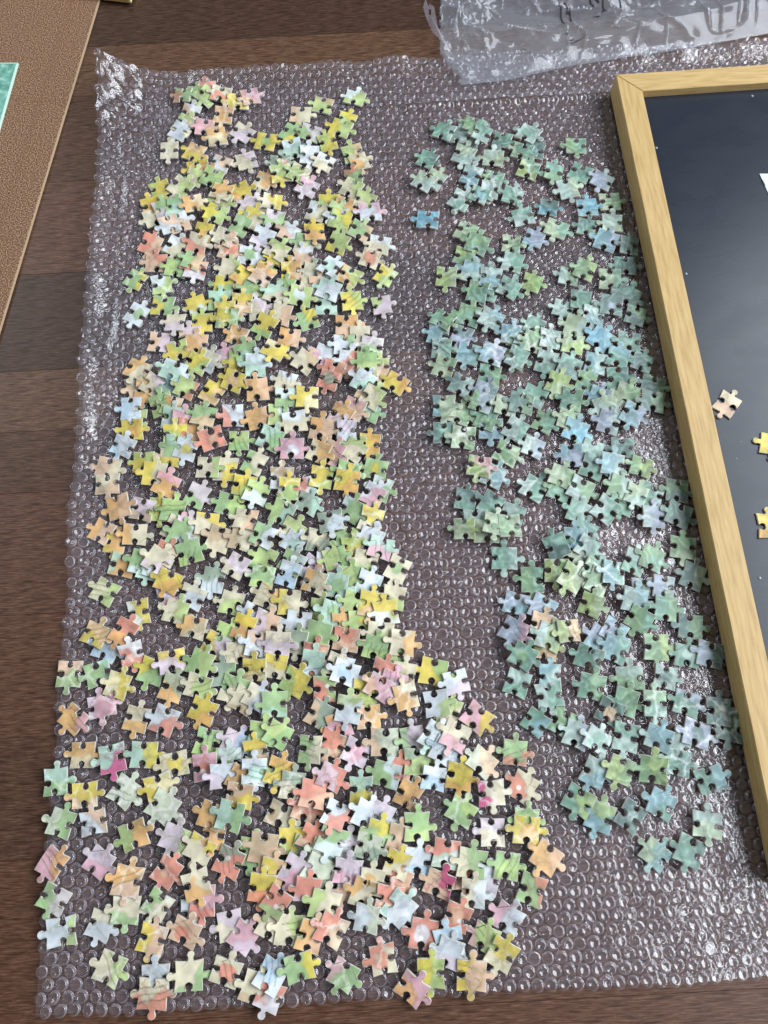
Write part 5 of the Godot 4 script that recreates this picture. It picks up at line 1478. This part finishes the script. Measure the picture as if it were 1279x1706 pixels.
	[647,"oioo","v/bs",187.3,5.9,-78.4,35.4,-4.6,-4.4,""],
	[648,"iooi","v/be",201.2,7.1,-84.1,35.6,-4.6,-4.4,""],
	[649,"oiio","b/te",199.9,7.4,-68.1,25.6,-4.6,-11.1,"aqua and sea-green piece below the lavender and aqua one at teal heap's near half"],
	[650,"iiio","t/we",176.4,7.5,-61.9,25.3,10.2,-6.2,"sea-green and pale mint piece below the lavender and aqua one at teal heap's near half"],
	[651,"oiii","t/wn",227.9,9.6,-146.2,25.9,-11.3,-6.2,""],
	[652,"ooio","g/ts",245.1,8.5,-148.6,26.1,-10.8,-5.9,"leaf-tinted green and sea-green piece between sea-green and lavender ones, middle of teal heap"],
	[653,"iioo","s/vn",234.2,6.9,-122,1,-5.1,-9.6,""],
	[654,"ooio","w/be",223.8,7.9,-111.4,15.8,-4.8,-9.9,"pale mint and aqua piece below the aqua and sea-green one at middle of teal heap"],
	[655,"iiio","v/we",252,7.2,-122.2,11.2,-8.4,-6,""],
	[656,"ooio","t/ge",250.9,6.9,-102.2,11.2,-5.1,-8,"sea-green and leaf-tinted green piece between lavender and leaf-tinted green ones, middle of teal heap"],
	[657,"oooi","g/te",225.5,7.8,-93.7,35.9,5.7,-8,"leaf-tinted green and sea-green piece beside the lavender and aqua one at middle of teal heap"],
	[658,"iooi","g/le",236.7,6.4,-68.2,6.1,-5.1,-4.7,"leaf-tinted green and yellow-green piece between pale mint and sea-green ones, teal heap's near half"],
	[659,"oioi","g/cs",277,5,-158.4,11.4,0.1,-0.3,"leaf-tinted green and creamy green piece near the lavender one at far half of teal heap"],
	[660,"ooio","s/ce",281.1,5.8,-130.7,26.5,-1.4,-4.6,"slate green and creamy green piece between leaf-tinted green and lavender ones, middle of teal heap"],
	[661,"ioio","s/ge",270.8,5.7,-84.7,11.5,-2.2,-4.2,"slate green and leaf-tinted green piece between sea-green and slate green ones, middle of teal heap"],
	[662,"ooio","t/wc",263.2,5.8,-59.4,11.4,-2.9,-5.1,"sea-green and pale mint piece between slate green and pale mint ones, teal heap's near half"],
	[663,"ioio","s/vw",283.6,6.4,-59.3,16.6,-5.1,-3.9,"slate green and lavender piece between sea-green and slate green ones, teal heap's near half"],
	[664,"oioi","b/wse",139.3,5.8,-48,4.9,0.7,-4.3,""],
	[665,"oiii","t/wne",109.9,4.9,-43.3,24.5,-1.1,-0.9,"sea-green and pale mint piece between sea-green and aqua ones, teal heap's near half"],
	[666,"ooio","t/gc",116.6,11,-66.1,34.6,4.6,-11.3,"sea-green and leaf-tinted green piece beside the yellow-green and peach one at teal heap's near half"],
	[667,"ioii","g/ts",146.1,4.8,-7.5,34.9,-0.1,0,""],
	[668,"iioi","w/te",136.8,7,-31.5,-5.1,1.1,-1.1,"pale mint and sea-green piece above the sea-green and aqua one at teal heap's near half"],
	[669,"oiii","t/bse",122.1,6.3,-9.3,39.6,6.6,-6.9,"sea-green and aqua piece between leaf-tinted green and pale mint ones, near half of teal heap"],
	[670,"ooio","w/ve",156.3,6.7,3,25.1,-0.1,0,"pale mint and lavender piece beside leaf-tinted green, beside pale mint, near half of teal heap"],
	[671,"oiio","w/tc",173.2,7.9,8.9,35.3,-11.3,1.7,"pale mint and sea-green piece between pale mint and sea-green ones, near half of teal heap"],
	[672,"oiio","t/ge",175.2,6.4,-36.7,15.3,1.5,-10.3,"sea-green and leaf-tinted green piece between sea-green and slate green ones, teal heap's near half"],
	[673,"oioo","g/wn",210.1,4.9,-42.2,0.8,-0.1,0.6,"leaf-tinted green and pale mint piece between sea-green and aqua ones, teal heap's near half"],
	[674,"ooio","t/ge",202.8,6.2,-21.9,20.7,3.6,-5.1,"sea-green and leaf-tinted green piece between slate green and leaf-tinted green ones, teal heap's near half"],
	[675,"iiii","s/Ec",188,6.4,-14.5,30.5,5.6,-5.6,""],
	[676,"iioi","t/ws",198.5,6.3,7.2,15.7,-2.2,-6.9,"sea-green and pale mint piece between pale mint and aqua ones, near half of teal heap"],
	[677,"oioi","w/ts",241.4,4.9,18.4,16.2,-1.1,-0.1,""],
	[678,"ioii","w/sc",240.9,5.8,-41.6,16.1,-1.8,-6.7,""],
	[679,"oioi","t/gn",227.8,6.9,-19.5,6,-11.2,-3.2,"sea-green and leaf-tinted green piece beside the sea-green and lavender one at teal heap's near half"],
	[680,"ioio","t/vne",256.1,4.9,-18.1,21.3,-1.1,1.1,"sea-green and lavender piece above the lavender and slate green one at teal heap's near half"],
	[681,"ioio","v/sc",260,5.9,7.4,21.4,-4.8,2.7,"lavender and slate green piece between pale mint and sea-green ones, near half of teal heap"],
	[682,"oioi","s/tn",289.7,5.7,5,16.8,-2.4,2.1,"slate green and sea-green piece between slate green and lavender ones, near half of teal heap"],
	[683,"oooi","s/cc",281.9,7,-9.6,11.7,-1,7.3,"slate green and creamy green piece between lavender and sea-green ones, near half of teal heap"],
	[684,"ioio","t/se",239.5,6.8,30.1,16.2,-1.1,-0.1,"sea-green and slate green piece between pale mint and aqua ones, near half of teal heap"],
	[685,"oiio","b/wsw",226.3,8.6,9.7,25.9,0.5,1.1,"aqua and pale mint piece between pale mint and sea-green ones, near half of teal heap"],
	[686,"oiio","g/le",218.1,7.3,34.8,11,8,-7.6,"leaf-tinted green and yellow-green piece between sea-green and aqua ones, near half of teal heap"],
	[687,"ioii","t/be",265.6,5.1,45,-11.3,-0.5,0.9,"sea-green and aqua piece lying alone at near half of teal heap"],
	[688,"oooi","w/bs",167.7,7.3,34.2,30.2,0.3,-10.1,"pale mint and aqua piece between yellow-green and pale mint ones, near half of teal heap"],
	[689,"iioo","l/ge",189.5,8.5,33.4,25.5,-6.4,-9.5,"yellow-green and leaf-tinted green piece between pale mint and sea-green ones, near half of teal heap"],
	[690,"oioo","b/ln",168,5,69.6,25.3,0.4,-0.2,"aqua and yellow-green piece beside the sea-green and yellow-green one at teal heap's near third"],
	[691,"iioi","t/le",151.4,6.2,56.5,35,5.9,4.2,"sea-green and yellow-green piece beside the aqua and yellow-green one at near half of teal heap"],
	[692,"iiii","s/wc",193.1,5.6,70.9,40.5,-4.6,1.8,"slate green and pale mint piece beside aqua, beside aqua, teal heap's near third"],
	[693,"oiio","b/ts",220.7,5.3,62.8,30.9,-2.9,1.2,"aqua and sea-green piece below the leaf-tinted green and yellow-green one at teal heap's near third"],
	[694,"oioo","c/bse",209.5,4.9,101.3,43.7,-0.1,0.2,"creamy green and aqua piece near the sea-green one at teal heap's near third"],
	[695,"iioo","t/se",237.6,5.7,100,31.1,-5,-1.6,"sea-green and slate green piece between pale mint and creamy green ones, teal heap's near third"],
	[696,"oioi","w/cs",256.1,5.6,80.6,11.5,1.5,3.9,"pale mint and creamy green piece near the sea-green one at teal heap's near third"],
	[697,"oioi","E/Cn",337,20.3,-294.5,40.4,0,0,"peach and cream jigsaw piece on the black board of the frame, beside its rail"],
	[698,"iooo","Y/Ge",371.3,20.3,-249.8,17.5,0,0,"yellow and green jigsaw piece on the black board, farther of two yellow ones"],
	[699,"ooii","Y/Os",353.3,20.3,-170.6,4.5,0,0,"yellow and orange jigsaw piece on the black board, nearer of two yellow ones"],
]
